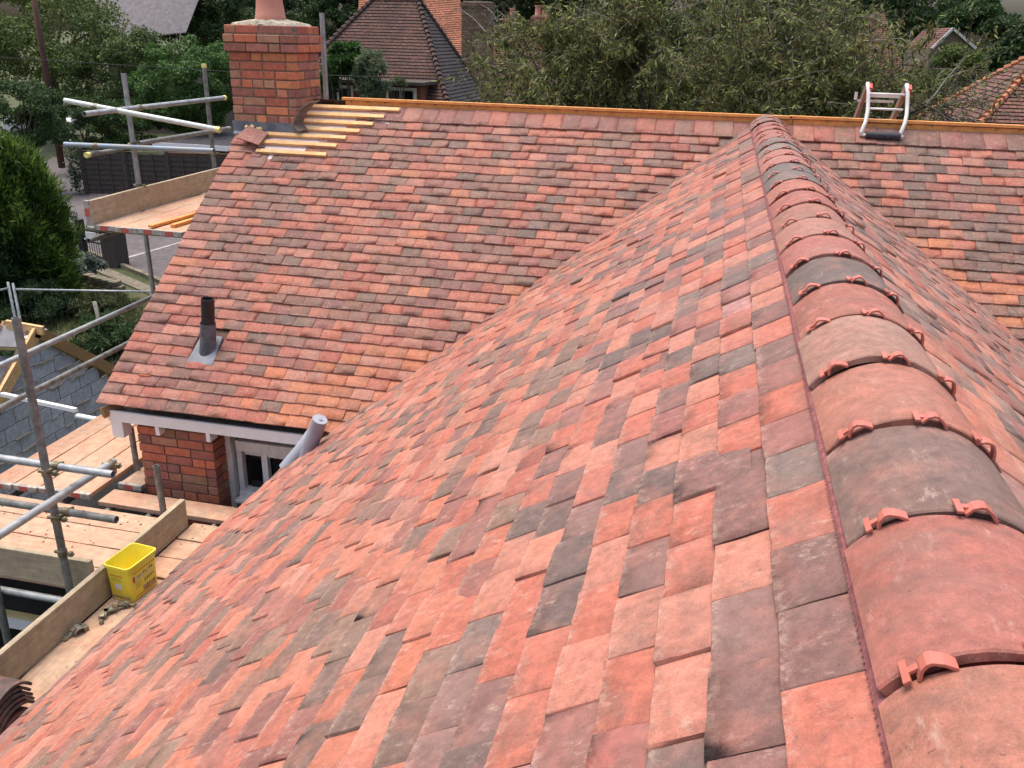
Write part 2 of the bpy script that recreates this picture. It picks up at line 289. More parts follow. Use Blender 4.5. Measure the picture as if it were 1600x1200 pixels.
TA = np.array([-.5, -.491, -.25, 0, .25, .491, .5]); TB = np.array([0, .0014, .05, .1, .165]); TK = .105
def tile_field(name, O, U, D, Nn, cells, m, parent, cu=.0030):
    """cells: (u, s, width, length_drop, lift, rot, color). One mesh: the whole slope's tiling."""
    O, U, D, Nn = (np.array(x, float) for x in (O, U, D, Nn)); n = len(cells)
    C = np.array([c[:6] for c in cells], float); colr = np.array([c[6] for c in cells], float)
    na, nb = len(TA), len(TB); A, B = np.meshgrid(TA, TB, indexing='ij')                   # (na, nb)
    u = A[None]*(C[:, 2, None, None]-.0018); b = B[None]*(1+C[:, 3, None, None])
    cam = RNG.uniform(-.0006, cu, (n, 1, 1)); tw = RNG.normal(0, .0012, (n, 1, 1))
    h = C[:, 4, None, None] - TK/(1+.6*C[:, 3, None, None])*b + cam*(1-(2*A[None])**2) + tw*2*A[None] - RNG.uniform(.02, .14, (n, 1, 1))*b*b
    ed = ((np.abs(A) > .495) | (B < .001)).astype(float); h = h - ed[None]*.0012
    u = u + (np.abs(A)[None] > .48)*RNG.normal(0, .0007, u.shape); b = b + (B[None] < .004)*RNG.normal(0, .0012, b.shape)
    chip = (RNG.random((n, 1, 1)) < .13)*RNG.uniform(.002, .011, (n, 1, 1)); sidec = np.where(RNG.random((n, 1, 1)) < .5, 1, -1)
    b = b + chip*((A[None]*sidec) > .495)*(B[None] < .001); b = b + .35*chip*((A[None]*sidec) > .485)*((A[None]*sidec) < .495)*(B[None] < .001)
    u = u + RNG.normal(0, .0008, u.shape)*(np.abs(A)[None] > .48)
    sk = RNG.normal(0, .0011, (n, 1, 1)); b = b + sk*2*A[None]*(B[None] < .004)
    # skirt round the tail and both sides
    top = np.stack([u, b, h], -1).reshape(n, na*nb, 3)
    ring = [(0, j) for j in range(nb-1, -1, -1)] + [(i, 0) for i in range(1, na)] + [(na-1, j) for j in range(1, nb)]
    ri = np.array([i*nb+j for i, j in ring]); sk = top[:, ri].copy(); sk[:, :, 2] -= .0112
    loc = np.concatenate([top, sk], 1); nv = loc.shape[1]
    cr, sr = np.cos(C[:, 5])[:, None], np.sin(C[:, 5])[:, None]
    uu = loc[:, :, 0]*cr - loc[:, :, 1]*sr; bb = loc[:, :, 0]*sr + loc[:, :, 1]*cr
    uu = uu + C[:, 0, None]; ss = C[:, 1, None] - bb
    P = O + uu[..., None]*U + ss[..., None]*D + loc[:, :, 2, None]*Nn
    F = [(i*nb+j, i*nb+j+1, (i+1)*nb+j+1, (i+1)*nb+j) for i in range(na-1) for j in range(nb-1)]
    F += [(ri[k], ri[k+1], na*nb+k+1, na*nb+k) for k in range(len(ri)-1)]
    F = np.array(F); allF = (F[None]+np.arange(n)[:, None, None]*nv).reshape(-1, 4)
    me = bpy.data.meshes.new(name); me.vertices.add(n*nv); me.vertices.foreach_set('co', P.astype('f').ravel())
    me.loops.add(allF.size); me.loops.foreach_set('vertex_index', allF.astype('i').ravel())
    me.polygons.add(len(allF)); me.polygons.foreach_set('loop_start', np.arange(0, allF.size, 4, dtype='i')); me.polygons.foreach_set('loop_total', np.full(len(allF), 4, 'i'))
    me.update(calc_edges=True)
    rgba = np.concatenate([colr, RNG.random((n, 1))], 1)[:, None, :].repeat(nv, 1).astype('f')
    a = me.color_attributes.new('tint', 'FLOAT_COLOR', 'POINT'); a.data.foreach_set('color', rgba.ravel())
    lb = np.concatenate([np.broadcast_to(B[None], (n, na, nb)).reshape(n, -1), np.broadcast_to(B[None], (n, na, nb)).reshape(n, -1)[:, ri]], 1)
    a2 = me.attributes.new('taild', 'FLOAT', 'POINT'); a2.data.foreach_set('value', lb.astype('f').ravel())
    bm = bmesh.new(); bm.from_mesh(me); bmesh.ops.recalc_face_normals(bm, faces=bm.faces)
    bm.normal_update()
    bm.to_mesh(me); bm.free()
    # recalc may flip whole islands: make tops face outwards
    me.update(); nrm = np.zeros(len(me.polygons)*3, 'f'); me.polygons.foreach_get('normal', nrm); nrm = nrm.reshape(n, -1, 3)
    if (nrm[:, 0] @ Nn < 0).mean() > .5: me.flip_normals()
    return obj(name, me, m, parent)

c1, s1, c2, s2 = math.cos(T1), math.sin(T1), math.cos(T2), math.sin(T2)
GA, TW = .0984, .165
def clump(u, s, seed):                                      # smooth random field so that dark tiles come in drifts
    return math.sin(u*3.1+seed)*math.sin(s*2.3+seed*2)+.6*math.sin(u*7.3-s*5.1+seed*3)
KC = dict(O=(.44, .135, .088), P=(.20, .10, .085), D=(.14, .09, .078), R=(.42, .125, .08), K=(.45, .178, .123), A=(.47, .18, .118), M=(.33, .095, .078), G=(.18, .125, .105), L=(.42, .20, .18), U=(.29, .11, .09))
NEAR = {0: (.750, 'OPPOGURUPOPKKUGKPKUKPUKK'), 1: (.672, 'PPPAPPRURGORLUDPKROPKPRU'), 2: (.735, 'DKKRRPARADKPOKPRADPGKRUD'), 3: (.80, 'MOKPRDAUPRDKUPGKRRPDAPRK'), 4: (.72, 'MUKRKRDPRAOPRDKKRPUDRAKP'), 5: (.80, 'LOODDPRAPUKRPDRKAUPRKDPR'), 6: (.72, 'UDPRRADPKRRUPDAKRPKDUPRA'), 7: (.80, 'MPPGAKDRPRUKADPRKPUDRAKP')}
def fore_cells(side):
    cells = []
    for j in range(0, 38):
        s = .284+GA*j; off = (j % 2)*TW/2+random.uniform(-.012, .012); dip = random.uniform(-.002, .004)
        zc = s*s1; yend = DY-(zc+H2)/math.tan(T2)+.10
        y = -.9+off; near = NEAR.get(j) if side < 0 else None
        if near: y = near[0]-TW*10
        while y < yend:
            wd = TW; f = clump(y, s, 1.3 if side < 0 else 4.4)
            wt = [50, 14, 14, 8, 15, 0] if f < .35 else [28, 10, 14, 12, 36, 0]
            if side > 0: wt = [30, 10, 20, 12, 30, 0]
            if j == 0: wt = [22, 4, 34, 6, 34, 0]
            lift = .012+random.gauss(0, .0017)+max(0, random.gauss(0, .0022))
            if random.random() < .07: lift += random.uniform(.003, .009)
            c = pick(wt)
            if near:
                k_ = int(round((y-near[0])/TW))
                if 0 <= k_ < len(near[1]): f_ = random.uniform(.94, 1.06); c = tuple(q*f_ for q in KC[near[1][k_]])
            cells.append((y+TW/2, s+random.gauss(0, .0012)+dip+(.004 if random.random() < .03 else 0), wd, 0, lift, random.gauss(0, .004), c)); y += wd
    return cells
fl = tile_field('roof_slope', (0, 0, 0), (0, 1, 0), (-c1, 0, -s1), (-s1, 0, c1), fore_cells(-1), M_TILE, house); fl['label'] = 'near left slope of mottled red and grey clay tiles below the round ridge'
fr = tile_field('roof_slope', (0, 0, 0), (0, 1, 0), (c1, 0, -s1), (s1, 0, c1), fore_cells(1), M_TILE_DUSTY, house); fr['label'] = 'right-hand slope of dusty grey and red tiles beyond the round ridge'
# chimney and batten gap on the rear slope: left limit of the tiling for each course (x, from s)
def rear_limit(s):                                          # tiles start at this x in the courses beside the batten gap
    pts = [(.12, -3.46), (.22, -3.6), (.32, -3.69), (.42, -3.78), (.52, -3.88), (.62, -3.98), (.72, -4.05), (.85, -4.36)]
    for a, x in pts:
        if s < a+.05: return x
    return None
SL = 3.4936
def rear_cells():
    cells = []
    for i in range(0, 34):
        s = SL-GA*i
        lim = rear_limit(s); x = -4.795+random.uniform(-.006, .006)
        t = (s*s2-H2); xv = -(t/math.tan(T1)); dip = random.uniform(-.003, .003); first = True; even = i % 2 == 0
        lead = []
        if lim is None or s > .9:
            wd = .248 if even else TW; lead = [(x+wd/2, wd)]; x += wd
        else:
            if .7 < s < .95: lead = [(x+wd/2+(0 if even else .02), wd) for wd in ((.248 if even else TW),)]
            x = lim + (0 if even else .02)
        xs = list(lead)
        while x < 5.3:
            xs.append((x+TW/2, TW)); x += TW
        if 4 < i < 8:                                        # cut neatly round the lead slate of the vent pipe
            a = -4.795; L_ = [(a+.0825*(1+(i % 2)*.5), TW*(1+(i % 2)*.5))]; a = L_[0][0]+L_[0][1]/2; k_ = max(1, round((-4.225-a)/TW)); w_ = (-4.225-a)/k_
            L_ += [(a+w_*(q+.5), w_) for q in range(k_)]; a = -3.995+(i-6)*.01
            while a < 5.3: L_.append((a+TW/2, TW)); a += TW
            xs = L_
        for (xc, wd) in xs:
            if abs(xc) < abs(xv)-.34: continue               # beyond the valleys: under the other slopes
            inval = abs(xc) < abs(xv)+.06
            f = clump(xc, s, 2.2); wt = [44, 12, 14, 22, 7, .6] if f < .2 else [30, 8, 14, 34, 14, .6]
            if xc > 0: wt = [36, 10, 20, 8, 32, 0] if f < .2 else [22, 8, 16, 10, 50, 0]
            vd = abs(xc)-abs(xv)
            if vd < .5 and (s > 2.75) and xc < 0: wt = [8, 4, 0, 3, 0, 50]
            elif s > 2.9 and xc < 0 and vd < 1.1: wt = [40, 15, 3, 8, 3, 20]
            elif vd < .2: wt = [30, 6, 26, 34, 10, 8]
            if vd < .5 and xc > 0 and 1.5 < s < 2.1: wt = [20, 5, 5, 8, 22, 30]
            if s < .3: wt = [16, 4, 60, 18, 2, 0]
            lift = .012+random.gauss(0, .0012)+max(0, random.gauss(0, .0014))-(.005 if inval else 0)
            if random.random() < .05: lift += random.uniform(.003, .006)
            cells.append((xc, s+random.gauss(0, .0017)+dip, wd, .3 if i == 33 or (i == 26 and xc < -4.0) else 0, lift+(.006 if i == 33 else 0), random.gauss(0, .005), pick(wt)))
    # loose tiles laid ready at the verge top
    cells.append((-4.72, .655, .165, .2, .022, .02, (.42, .13, .09)))
    cells.append((-4.50, .80, .10, .3, .016, .06, (.26, .095, .08)))
    return cells
rf = tile_field('roof_slope', (0, DY, H2), (1, 0, 0), (0, -c2, -s2), (0, -s2, c2), rear_cells(), M_TILE_REAR, house, .0016); rf['label'] = 'rear slope of brown and red tiles running up to the orange ridge batten'
# boarding under the tiles, and the hidden far slope
mb = MB(); e = .045
def slab(pts, nrm, th):
    n = Vector(nrm); a = [Vector(p)-n*.012 for p in pts]; b = [p-n*th for p in a]; k = len(a)
    mb.add(a+b, [tuple(range(k)), tuple(range(2*k-1, k-1, -1))]+[(i, k+i, k+(i+1) % k, (i+1) % k) for i in range(k)])
for sg in (-1, 1):
    X = 2.32/math.tan(T1)-.02; z = -2.31; yv = DY-(2.31+H2)/math.tan(T2)
    slab([(0, -1.5, 0), (sg*X, -1.5, z), (sg*X, yv, z), (0, DY-.07, 0)], (sg*s1, 0, c1), .03)
ze = H2-(SL-.04)*s2; ye = DY-(SL-.04)*c2; xv = abs(ze)/math.tan(T1)
slab([(-4.76, ye, ze), (-xv, ye, ze), (-.02, DY-.03, H2-.0216), (-4.76, DY-.03, H2-.0216)], (0, -s2, c2), .03)
slab([(xv, ye, ze), (6.5, ye, ze), (6.5, DY-.03, H2-.0216), (.02, DY-.03, H2-.0216)], (0, -s2, c2), .03)
mb.build('roof_deck', M_DECK, house)
far = []
for i in range(0, 34):
    s = .12+GA*i; x = -4.795+(i % 2)*TW/2
    while x < 6.4: far.append((x+TW/2, s, TW, 0, .012, random.gauss(0, .006), pick([40, 10, 15, 20, 15, 0]))); x += TW
o = tile_field('roof_slope', (0, DY+.02, H2), (1, 0, 0), (0, c2, -s2), (0, s2, c2), far, M_TILE_REAR, house); o['label'] = 'hidden far slope behind the orange ridge batten'
# ridge batten: a board on edge with a lath on top, in two lengths
for a, b, zz in ((-3.87, .20, 0), (.205, 6.4, .004)):
    mb = MB(); mb.bar((a, DY, H2+.005), (b, DY, H2+.005), .022, .07); mb.bar((a-.03, DY-.004, H2+.033+zz), (b-.002, DY-.004, H2+.033+zz), .05, .024)
    o = mb.build('ridge_batten', M_BATTEN, house, bevel=.002); o.location = -house.location
# tile battens over the underlay
mb = MB(); mb.add([(x, DY-s*c2+.012*(-s2)*0, H2-s*s2) for x, s in ((-4.5, .84), (-4.22, .84), (-3.3, .3), (-3.3, .05), (-4.2, .05), (-4.24, .44), (-4.55, .44))], [tuple(range(7))])
mb.build('underlay', M_UNDER, house)
for s, xa, xb in ((.10, -4.2, -3.50), (.205, -4.245, -3.62), (.305, -4.25, -3.7), (.405, -4.235, -3.8), (.505, -4.49, -3.9), (.61, -4.50, -3.96), (.73, -4.50, -4.02)):
    mb = MB(); n = Vector((0, -s2, c2)); p = lambda x: Vector((x, DY-s*c2, H2-s*s2))+n*.018
    a, b = p(xa-.01), p(xb+.2); b.z += random.uniform(-.004, .004)
    mb.bar(a, b, .042, .027, n); mb.build('tile_batten', M_BATTEN_L, house, bevel=.0015)

# ------------------------------------------------------------------ half-round ridge tiles with clips
RL, RY0, RW, RTOP = .313, 1.1548, .1435, -.004
ex = -RW*math.tan(T1)+.02; hh = RTOP-ex; RR = (RW*RW+hh*hh)/(2*hh); ZC = RTOP-RR; AM = math.asin(min(1, RW/RR))
rcol = {-3: (.47, .15, .10), -2: (.47, .16, .11), -1: (.42, .115, .085), 0: (.15, .10, .088), 1: (.46, .145, .095), 2: (.42, .19, .14), 3: (.43, .13, .09), 4: (.12, .095, .085),
        5: (.46, .135, .1), 6: (.47, .18, .13), 7: (.44, .16, .11), 8: (.45, .13, .095), 9: (.50, .15, .1), 10: (.2, .14, .12), 11: (.17, .125, .11), 12: (.48, .16, .12), 13: (.46, .15, .11), 14: (.25, .17, .14),
        15: (.2, .13, .11), 16: (.42, .12, .09), 17: (.44, .13, .095), 18: (.43, .13, .1), 19: (.40, .12, .09), 20: (.3, .14, .11), 21: (.25, .13, .1)}
def arc(r, a, y, dz=0, dx=0): return (r*math.sin(a)+dx, y, ZC+r*math.cos(a)+dz)
for k in range(-3, 22):
    y0 = RY0+RL*k+.004; y1 = RY0+RL*(k+1)-.005; mb = MB(); n = 26; th = .014; dx = random.gauss(0, .0025); dz = random.gauss(0, .0018); tl = random.uniform(.005, .010) if k < 6 else random.uniform(.003, .007); sc_ = random.gauss(0, .0012)
    ys = [0, .003, .08, .16, .24, y1-y0-.003, y1-y0]; top = []; vs = []
    cc = rcol.get(k, (.45, .14, .1)); lm = sum(cc)/3; cc = (cc[0]*.76, cc[1]*.90, cc[2]*.90) if lm > .13 else (cc[0]*1.15, cc[1]*1.02, cc[2]*.95); rnd = random.random()
    for jj, yy in enumerate(ys):
        f = yy/(y1-y0); lift = tl*(1-f)+dz; ed = -.0025 if jj in (0, len(ys)-1) else 0; wob = 0
        for i in range(n+1):
            a = -AM+2*AM*i/n; vs.append(arc(RR+ed+sc_+.0012*math.sin(a*5+k), a, y0+yy+.0015*math.sin(a*9+k*2), lift, dx))
    nn = n+1; base = len(vs)
    for jj, yy in enumerate(ys):
        f = yy/(y1-y0); lift = tl*(1-f)+dz
        for i in range(nn):
            a = -AM+2*AM*i/n; vs.append(arc(RR-th+sc_, a, y0+yy, lift, dx))
    m_ = len(ys); fs = []
    for jj in range(m_-1):
        for i in range(n):
            q_ = (jj*nn+i, jj*nn+i+1, (jj+1)*nn+i+1, (jj+1)*nn+i); fs.append(q_); fs.append(tuple(base+x for x in q_[::-1]))
        for i in (0, n): fs.append((jj*nn+i, (jj+1)*nn+i, base+(jj+1)*nn+i, base+jj*nn+i))
    for i in range(n):
        fs.append((i, i+1, base+i+1, base+i)); j2 = (m_-1)*nn; fs.append((j2+i, j2+i+1, base+j2+i+1, base+j2+i))
    mb.add(vs, fs, (*cc, rnd)); rtile = mb.build('ridge_tile', M_RIDGE, house, smooth=True, colors=True, angle=40)
    if cc[0] < .22: rtile['label'] = 'dark grey ridge tile'
    if k >= 21: continue
    yj = RY0+RL*(k+1); mb = MB(); vs = []; n = 20
    for yy in (-.012, .016):
        for i in range(n+1): a = -AM+2*AM*i/n; vs.append(arc(RR-.0155, a, yj+yy))
    mb.add(vs, [(i, i+1, n+2+i, n+1+i) for i in range(n)]); mb.build('ridge_union', M_CLIP, rtile, smooth=True)
    for ac in (-.62+random.gauss(0, .02), .10+random.gauss(0, .02), .72+random.gauss(0, .02)):
        mb = MB(); r0 = RR+.004
        # arched bridge: five little segments of an arch standing across the joint
        pr = [(-.020, -.002), (-.011, .0085), (-.003, .0125), (.003, .0125), (.013, .0065), (.024, -.003)]
        A_ = lambda d, h: ac+d/RR
        outer = [arc(r0+h, ac+d/RR, yj-.012) for d, h in pr]; inner = [arc(r0+h-.0045, ac+d*.88/RR, yj-.012) for d, h in pr]
        v = []; L = len(pr)
        for yo in (-.002, .019):
            v += [(p[0], p[1]+yo, p[2]+.004) for p in outer]+[(p[0], p[1]+yo, p[2]+.004) for p in inner]
        f = []
        for i in range(L-1):
            f += [(i, i+1, 2*L+i+1, 2*L+i), (L+i, 3*L+i, 3*L+i+1, L+i+1), (i, L+i, L+i+1, i+1), (2*L+i, 2*L+i+1, 3*L+i+1, 3*L+i)]
        f += [(0, 2*L, 3*L, L), (L-1, 2*L-1, 4*L-1, 3*L-1)]
        mb.add(v, f)
        a2 = ac-.026/RR; c = Vector(arc(r0+.0065, a2, yj)); Rm = Matrix.Rotation(a2, 3, 'Y')
        mb.box(c, (.009, .036, .0045), Rm); mb.box(Vector(arc(r0+.0065, a2+.010/RR, yj)), (.016, .010, .0045), Rm)
        cl = mb.build('ridge_clip', M_CLIP, rtile, bevel=.0008)
for sg, nm in ((-1, 'left'), (1, 'right')):
    mb = MB(); y = .15; vs = []; fs = []; i = 0
    while y < 7.95:
        for x, h in ((-.125, .003), (-.1445, .0016+.003*(i % 2)), (-.1465-.0025*(i % 2), -.001)):
            xx = x*sg*-1 if sg > 0 else x; vs.append((xx, y, -abs(x)*math.tan(T1)+h+.010+(.0016 if i % 2 == 0 else 0)))
        if i: b = 3*i; fs += [(b-3, b-2, b+1, b), (b-2, b-1, b+2, b+1)]
        y += .0065; i += 1
    mb.add(vs, fs); mb.build('ridge_roll', M_ROLL, house)
# filler behind the gaps between ridge tiles
mb = MB(); mb.tube([(0, .15, ZC-.001), (0, 8.0, ZC-.001)], RR-.018, 40); mb.build('ridge_core', M_DECK, house, smooth=True)

# ------------------------------------------------------------------ bricks
BP = [(.52, .165, .085), (.44, .135, .08), (.38, .155, .11), (.58, .22, .10), (.40, .19, .12), (.47, .19, .12), (.35, .14, .11), (.42, .22, .14)]
BP2 = [(.42, .135, .08), (.34, .12, .085), (.38, .18, .11), (.30, .125, .10), (.50, .15, .08), (.36, .20, .12)]
def bricks(mb, O, U, Nn, W, H, pal, off=0, depth=.1, bl=.215, bh=.065, jt=.0115):
    O, U, Nn = Vector(O), Vector(U), Vector(Nn); R = Matrix((U, Nn, Vector((0, 0, 1)))).transposed(); R0 = R; r = 0; z = 0
    while z+bh*.6 < H:
        hgt = min(bh, H-z); x = 0; seq = []
        pat = (r+off) % 2
        x = -bl/2 if pat else 0
        while x < W-.01:
            bw = bl if random.random() < .62 else bl/2-jt/2
            a, b = max(0, x), min(W, x+bw)
            if b-a > .03: seq.append((a, b))
            x += bw+jt
        if seq and W-seq[-1][1] < jt*2.5: seq[-1] = (seq[-1][0], W)
        for a, b in seq:
            c = random.choice(pal); f = random.uniform(.8, 1.15); R = R0 @ Matrix.Rotation(random.gauss(0, .006), 3, 'Y')
            mb.box(O+U*((a+b)/2+random.gauss(0, .0015))+Vector((0, 0, z+hgt/2))-Nn*(depth/2-random.uniform(-.002, .003)), (b-a, depth, hgt), R, (*[q*f for q in c], random.random()))
        z += bh+jt; r += 1
# chimney
cx0, cx1, cy0, cy1, cz0 = -4.83, -4.19, 7.66, 8.20, -.62
ch = MB(); CH_H = .078*12
def course_ring(mb, z, h, ex_, pal):
    x0, x1, y0, y1 = cx0-ex_, cx1+ex_, cy0-ex_, cy1+ex_; flip = random.random() < .5
    for (O, U, Nn, W) in (((x0, y0, z), (1, 0, 0), (0, -1, 0), x1-x0), ((x1, y0+.102, z), (0, 1, 0), (1, 0, 0), y1-y0-.102), ((x1-.102, y1, z), (-1, 0, 0), (0, 1, 0), x1-x0-.102), ((x0, y1-.102, z), (0, -1, 0), (-1, 0, 0), y1-y0-.204)):
        bricks(mb, O, U, Nn, W, h, pal, int(flip), .1025)
zc = cz0
for i in range(16):
    ex_ = 0
    if i in (13, 14): ex_ = .026
    if i == 15: ex_ = .012
    course_ring(ch, zc, .066, ex_, BP); zc += .0775
chim = ch.build('chimney', M_BRICK, house, colors=True, bevel=.006); chim['label'] = 'new brick chimney stack with corbelled top'
mb = MB(); mb.box(((cx0+cx1)/2, (cy0+cy1)/2, (cz0+zc)/2-.006), (cx1-cx0-.016, cy1-cy0-.016, zc-cz0-.01)); mb.box(((cx0+cx1)/2, (cy0+cy1)/2, zc-.12), (cx1-cx0+.02, cy1-cy0+.02, .2)); mb.build('mortar_core', simple('tan_mortar', (.14, .105, .075), (.25, .19, .14), 30, .95), chim)
bm = bmesh.new(); gx = 22; gv = {}
for i in range(gx+1):
    for j in range(gx+1):
        x = cx0+.02+(cx1-cx0-.04)*i/gx; y = cy0+.02+(cy1-cy0-.04)*j/gx; r = math.hypot(x-(cx0+cx1)/2, y-(cy0+cy1)/2)
        e_ = min(i, j, gx-i, gx-j)
        gv[i, j] = bm.verts.new((x, y, zc-.012+max(0, .075*(1-r/.42))+random.uniform(-.007, .009)+(0 if e_ else -.03)))
for i in range(gx):
    for j in range(gx): bm.faces.new((gv[i, j], gv[i+1, j], gv[i+1, j+1], gv[i, j+1]))
me = bpy.data.meshes.new('flaunching'); bm.to_mesh(me); bm.free(); obj('flaunching', me, M_MORTAR, chim)
mb = MB(); pc = ((cx0+cx1)/2, (cy0+cy1)/2-.02)
prof = [(.138, .02), (.138, .07), (.132, .08), (.118, .2), (.108, .38), (.128, .40), (.128, .44), (.100, .445), (.095, .38)]
mb.tube([(pc[0], pc[1], zc+h) for r, h in prof], [r for r, h in prof], 32, caps=False); mb.build('chimney_pot', M_TERRA, chim, smooth=True, angle=40)
mb = MB(); n = Vector((0, -s2, c2))
zb = lambda y: H2-(DY-y)*math.tan(T2)
yb = cy0-.004
mb.box(((cx0+cx1)/2, yb-.002, zb(yb)+.055), (cx1-cx0+.03, .006, .11))
a = [(cx0-.0, yb-.004, zb(yb)+.02), (cx1-.04, yb-.004, zb(yb)+.02), (cx1-.06, yb-.03, zb(yb-.03)+.02), (cx0-.0, yb-.03, zb(yb-.03)+.02)]
mb.add(a+[Vector(p)-n*.004 for p in a], [(0, 1, 2, 3), (7, 6, 5, 4), (0, 4, 5, 1), (1, 5, 6, 2), (2, 6, 7, 3), (3, 7, 4, 0)])
mb.build('lead_flashing', M_LEAD, chim)
# mortar dab under the loose tile
mb = MB()
for _ in range(12): mb.box((-4.64+random.uniform(-.09, .09), yb-.022+random.uniform(-.006, .004), zb(yb-.02)+.065+random.uniform(-.01, .012)), (random.uniform(.015, .035),)*3, Matrix.Rotation(random.random()*3, 3, (1, 1, 0)))
mb.build('mortar_dab', M_FOAM, chim, bevel=.006)
# curved dark tile propped against the chimney corner
mb = MB(); vs = []; C0 = atY(466, 205, 7.60); pth = [(466, 205), (458, 196), (461, 186), (466, 176), (475, 166), (484, 161)]
P_ = [atY(x, y, 7.60+i*.012) for i, (x, y) in enumerate(pth)]
for i, p in enumerate(P_):
    t = (P_[min(i+1, len(P_)-1)]-P_[max(i-1, 0)]).normalized(); a_ = Vector((.45, -.1, .9)); nn_ = Vector((-.4, -.9, 0)).cross(t).normalized()
    sd_ = Vector((.6, .8, .12)).normalized()*.10
    vs += [p, p+sd_, p+sd_+nn_*.014, p+nn_*.014]
fs = [(0, 1, 2, 3), tuple(4*(len(P_)-1)+q for q in (3, 2, 1, 0))]
for i in range(len(P_)-1): fs += [(4*i+q, 4*i+(q+1) % 4, 4*i+4+(q+1) % 4, 4*i+4+q) for q in range(4)]
mb.add(vs, fs)
o = mb.build('propped_tile', M_MORT_D); tag(o, 'dark curved tile propped against the right corner of the brick chimney', 'roof tile')

bl_, br_ = Vector((-4.80, 7.47, 0)), Vector((-4.56, 7.45, 0))
for p in (bl_, br_): p.z = H2-(DY-p.y)*math.tan(T2)+.05
tr_, tl_ = atY(419, 207, 7.60), atY(388, 196, 7.62)
pb_, pr2 = atY(368, 214, 7.46), atY(404, 226, 7.44)
mb = MB(); q4 = [pb_, pr2, tr_, tl_]; nn4 = (q4[1]-q4[0]).cross(q4[3]-q4[0]).normalized()*.013
mb.add(q4+[p-nn4 for p in q4], [(0, 1, 2, 3), (7, 6, 5, 4), (0, 4, 5, 1), (1, 5, 6, 2), (2, 6, 7, 3), (3, 7, 4, 0)], (.38, .115, .08, .3))
tag(mb.build('roof_tile', M_TILE_REAR, None, colors=True, bevel=.002), 'loose red roof tile leaning on the lead flashing at the left foot of the chimney', 'roof tile')
# walls of the house
wl = MB(); bricks(wl, (-4.56, 5.33, -4.2), (1, 0, 0), (0, -1, 0), .645, 2.0, BP2, 0)
bricks(wl, (-3.915, 5.432, -4.2), (0, 1, 0), (1, 0, 0), .10, 2.0, BP2, 1); bricks(wl, (-4.56, 8.0, -4.2), (0, -1, 0), (-1, 0, 0), 2.56, 2.3, BP2, 1)
wl.build('wall', M_BRICK, house, colors=True, bevel=.003)
mb = MB(); mb.box((-4.24, 5.43, (GZ-2.2)/2), (.62, .18, -2.2-GZ)); mb.box((-4.40, 8.0, (GZ-2.25)/2), (.30, 5.1, -2.25-GZ))
for sg in (-1, 1): mb.box((sg*2.88, 1.9, (GZ-2.2)/2), (.2, 6.8, -2.25-GZ))
mb.box((3.5, 5.5, (GZ-2.2)/2), (4.5, .2, -2.2-GZ)); mb.box((0.8, 10.6, (GZ-2.2)/2), (10.6, .2, -2.2-GZ)); mb.box((0, -1.3, (GZ-2.2)/2), (5.7, .2, -2.2-GZ))
mb.build('wall_core', M_MORT_D, house)
mb = MB()                                                  # gable filling behind the verge
mb.add([(-4.62, 5.35, -2.2), (-4.62, 10.7, -2.2), (-4.62, 8.05, -.25), (-4.55, 5.35, -2.2), (-4.55, 10.7, -2.2), (-4.55, 8.05, -.25)], [(0, 1, 2), (5, 4, 3), (0, 3, 4, 1), (1, 4, 5, 2), (2, 5, 3, 0)])
mb.build('gable', M_MORT_D, house)
mb = MB(); mb.bar((-4.74, 5.265, -2.205), (-3.0, 5.265, -2.205), .022, .088); mb.build('fascia', M_WHITE, house, bevel=.003)
mb = MB(); mb.box((-3.87, 5.40, -2.175), (1.72, .25, .012)); mb.build('soffit', M_MORT_D, house)
for x, wd, h in ((-4.68, .10, .14), (-4.33, .035, .08), (-3.90, .035, .08)):
    mb = MB(); mb.box((x, 5.31, -2.255-h/2+.01), (wd, .1, h)); mb.build('rafter_end', M_WHITE, house, bevel=.003)
mb = MB(); mb.tube([(-4.775, 5.24, -2.185), (-4.70, 5.36, -2.16)], .045, 10); mb.build('wall_plate_end', M_RAFTER, house)
# window set back beside the brick pier
win = empty('window', (-2.0, 6.0, GZ)); win.parent = house; win.location = (0, 0, 0)
def wbox(nm, c, d, m, bev=.003): mb = MB(); mb.box(c, d); o = obj(nm, mb.mesh(nm), m, win); o.location = -house.location; mo = o.modifiers.new('bevel', 'BEVEL'); mo.width = bev; return o
fy = 5.55
mb = MB(); mb.box((-3.915, fy, -2.85), (.085, .10, 1.3)); mb.box((-3.3, fy, -2.455), (1.06, .10, .09)); mb.box((-3.83, fy+.02, -2.8), (.045, .06, .7)); mb.box((-3.3, fy+.02, -2.525), (.96, .06, .04)); mb.box((-3.3, fy, -2.885), (1.06, .12, .055)); mb.box((-3.3, fy-.03, -2.925), (1.1, .16, .03))
o = obj('frame', mb.mesh('frame'), M_WHITE_OLD, win); o.location = -house.location; o.modifiers.new('bevel', 'BEVEL').width = .004
mb = MB(); mb.box((-3.595, fy+.005, -2.70), (.030, .05, .42)); mb.box((-3.632, fy+.02, -2.70), (.018, .04, .42)); o = obj('glazing_bar', mb.mesh('glazing_bar'), M_WHITE, win); o.location = -house.location
mb = MB(); mb.box((-3.3, fy+.045, -2.75), (.95, .006, .44)); mb.box((-3.3, fy+.06, -3.3), (1.1, .02, .6)); o = obj('pane', mb.mesh('pane'), M_GLASS, win); o.location = -house.location
mb = MB(); mb.box((-3.2, 5.75, -2.3), (1.4, .1, .25)); mb.box((-3.40, 5.7, -4.4), (1.3, .1, 2.7)); mb.box((-3.985, 5.62, -3), (.05, .2, 1.6)); mb.build('reveal_shade', M_DARK, house)  # black colour stands for the shade in the gap round the window
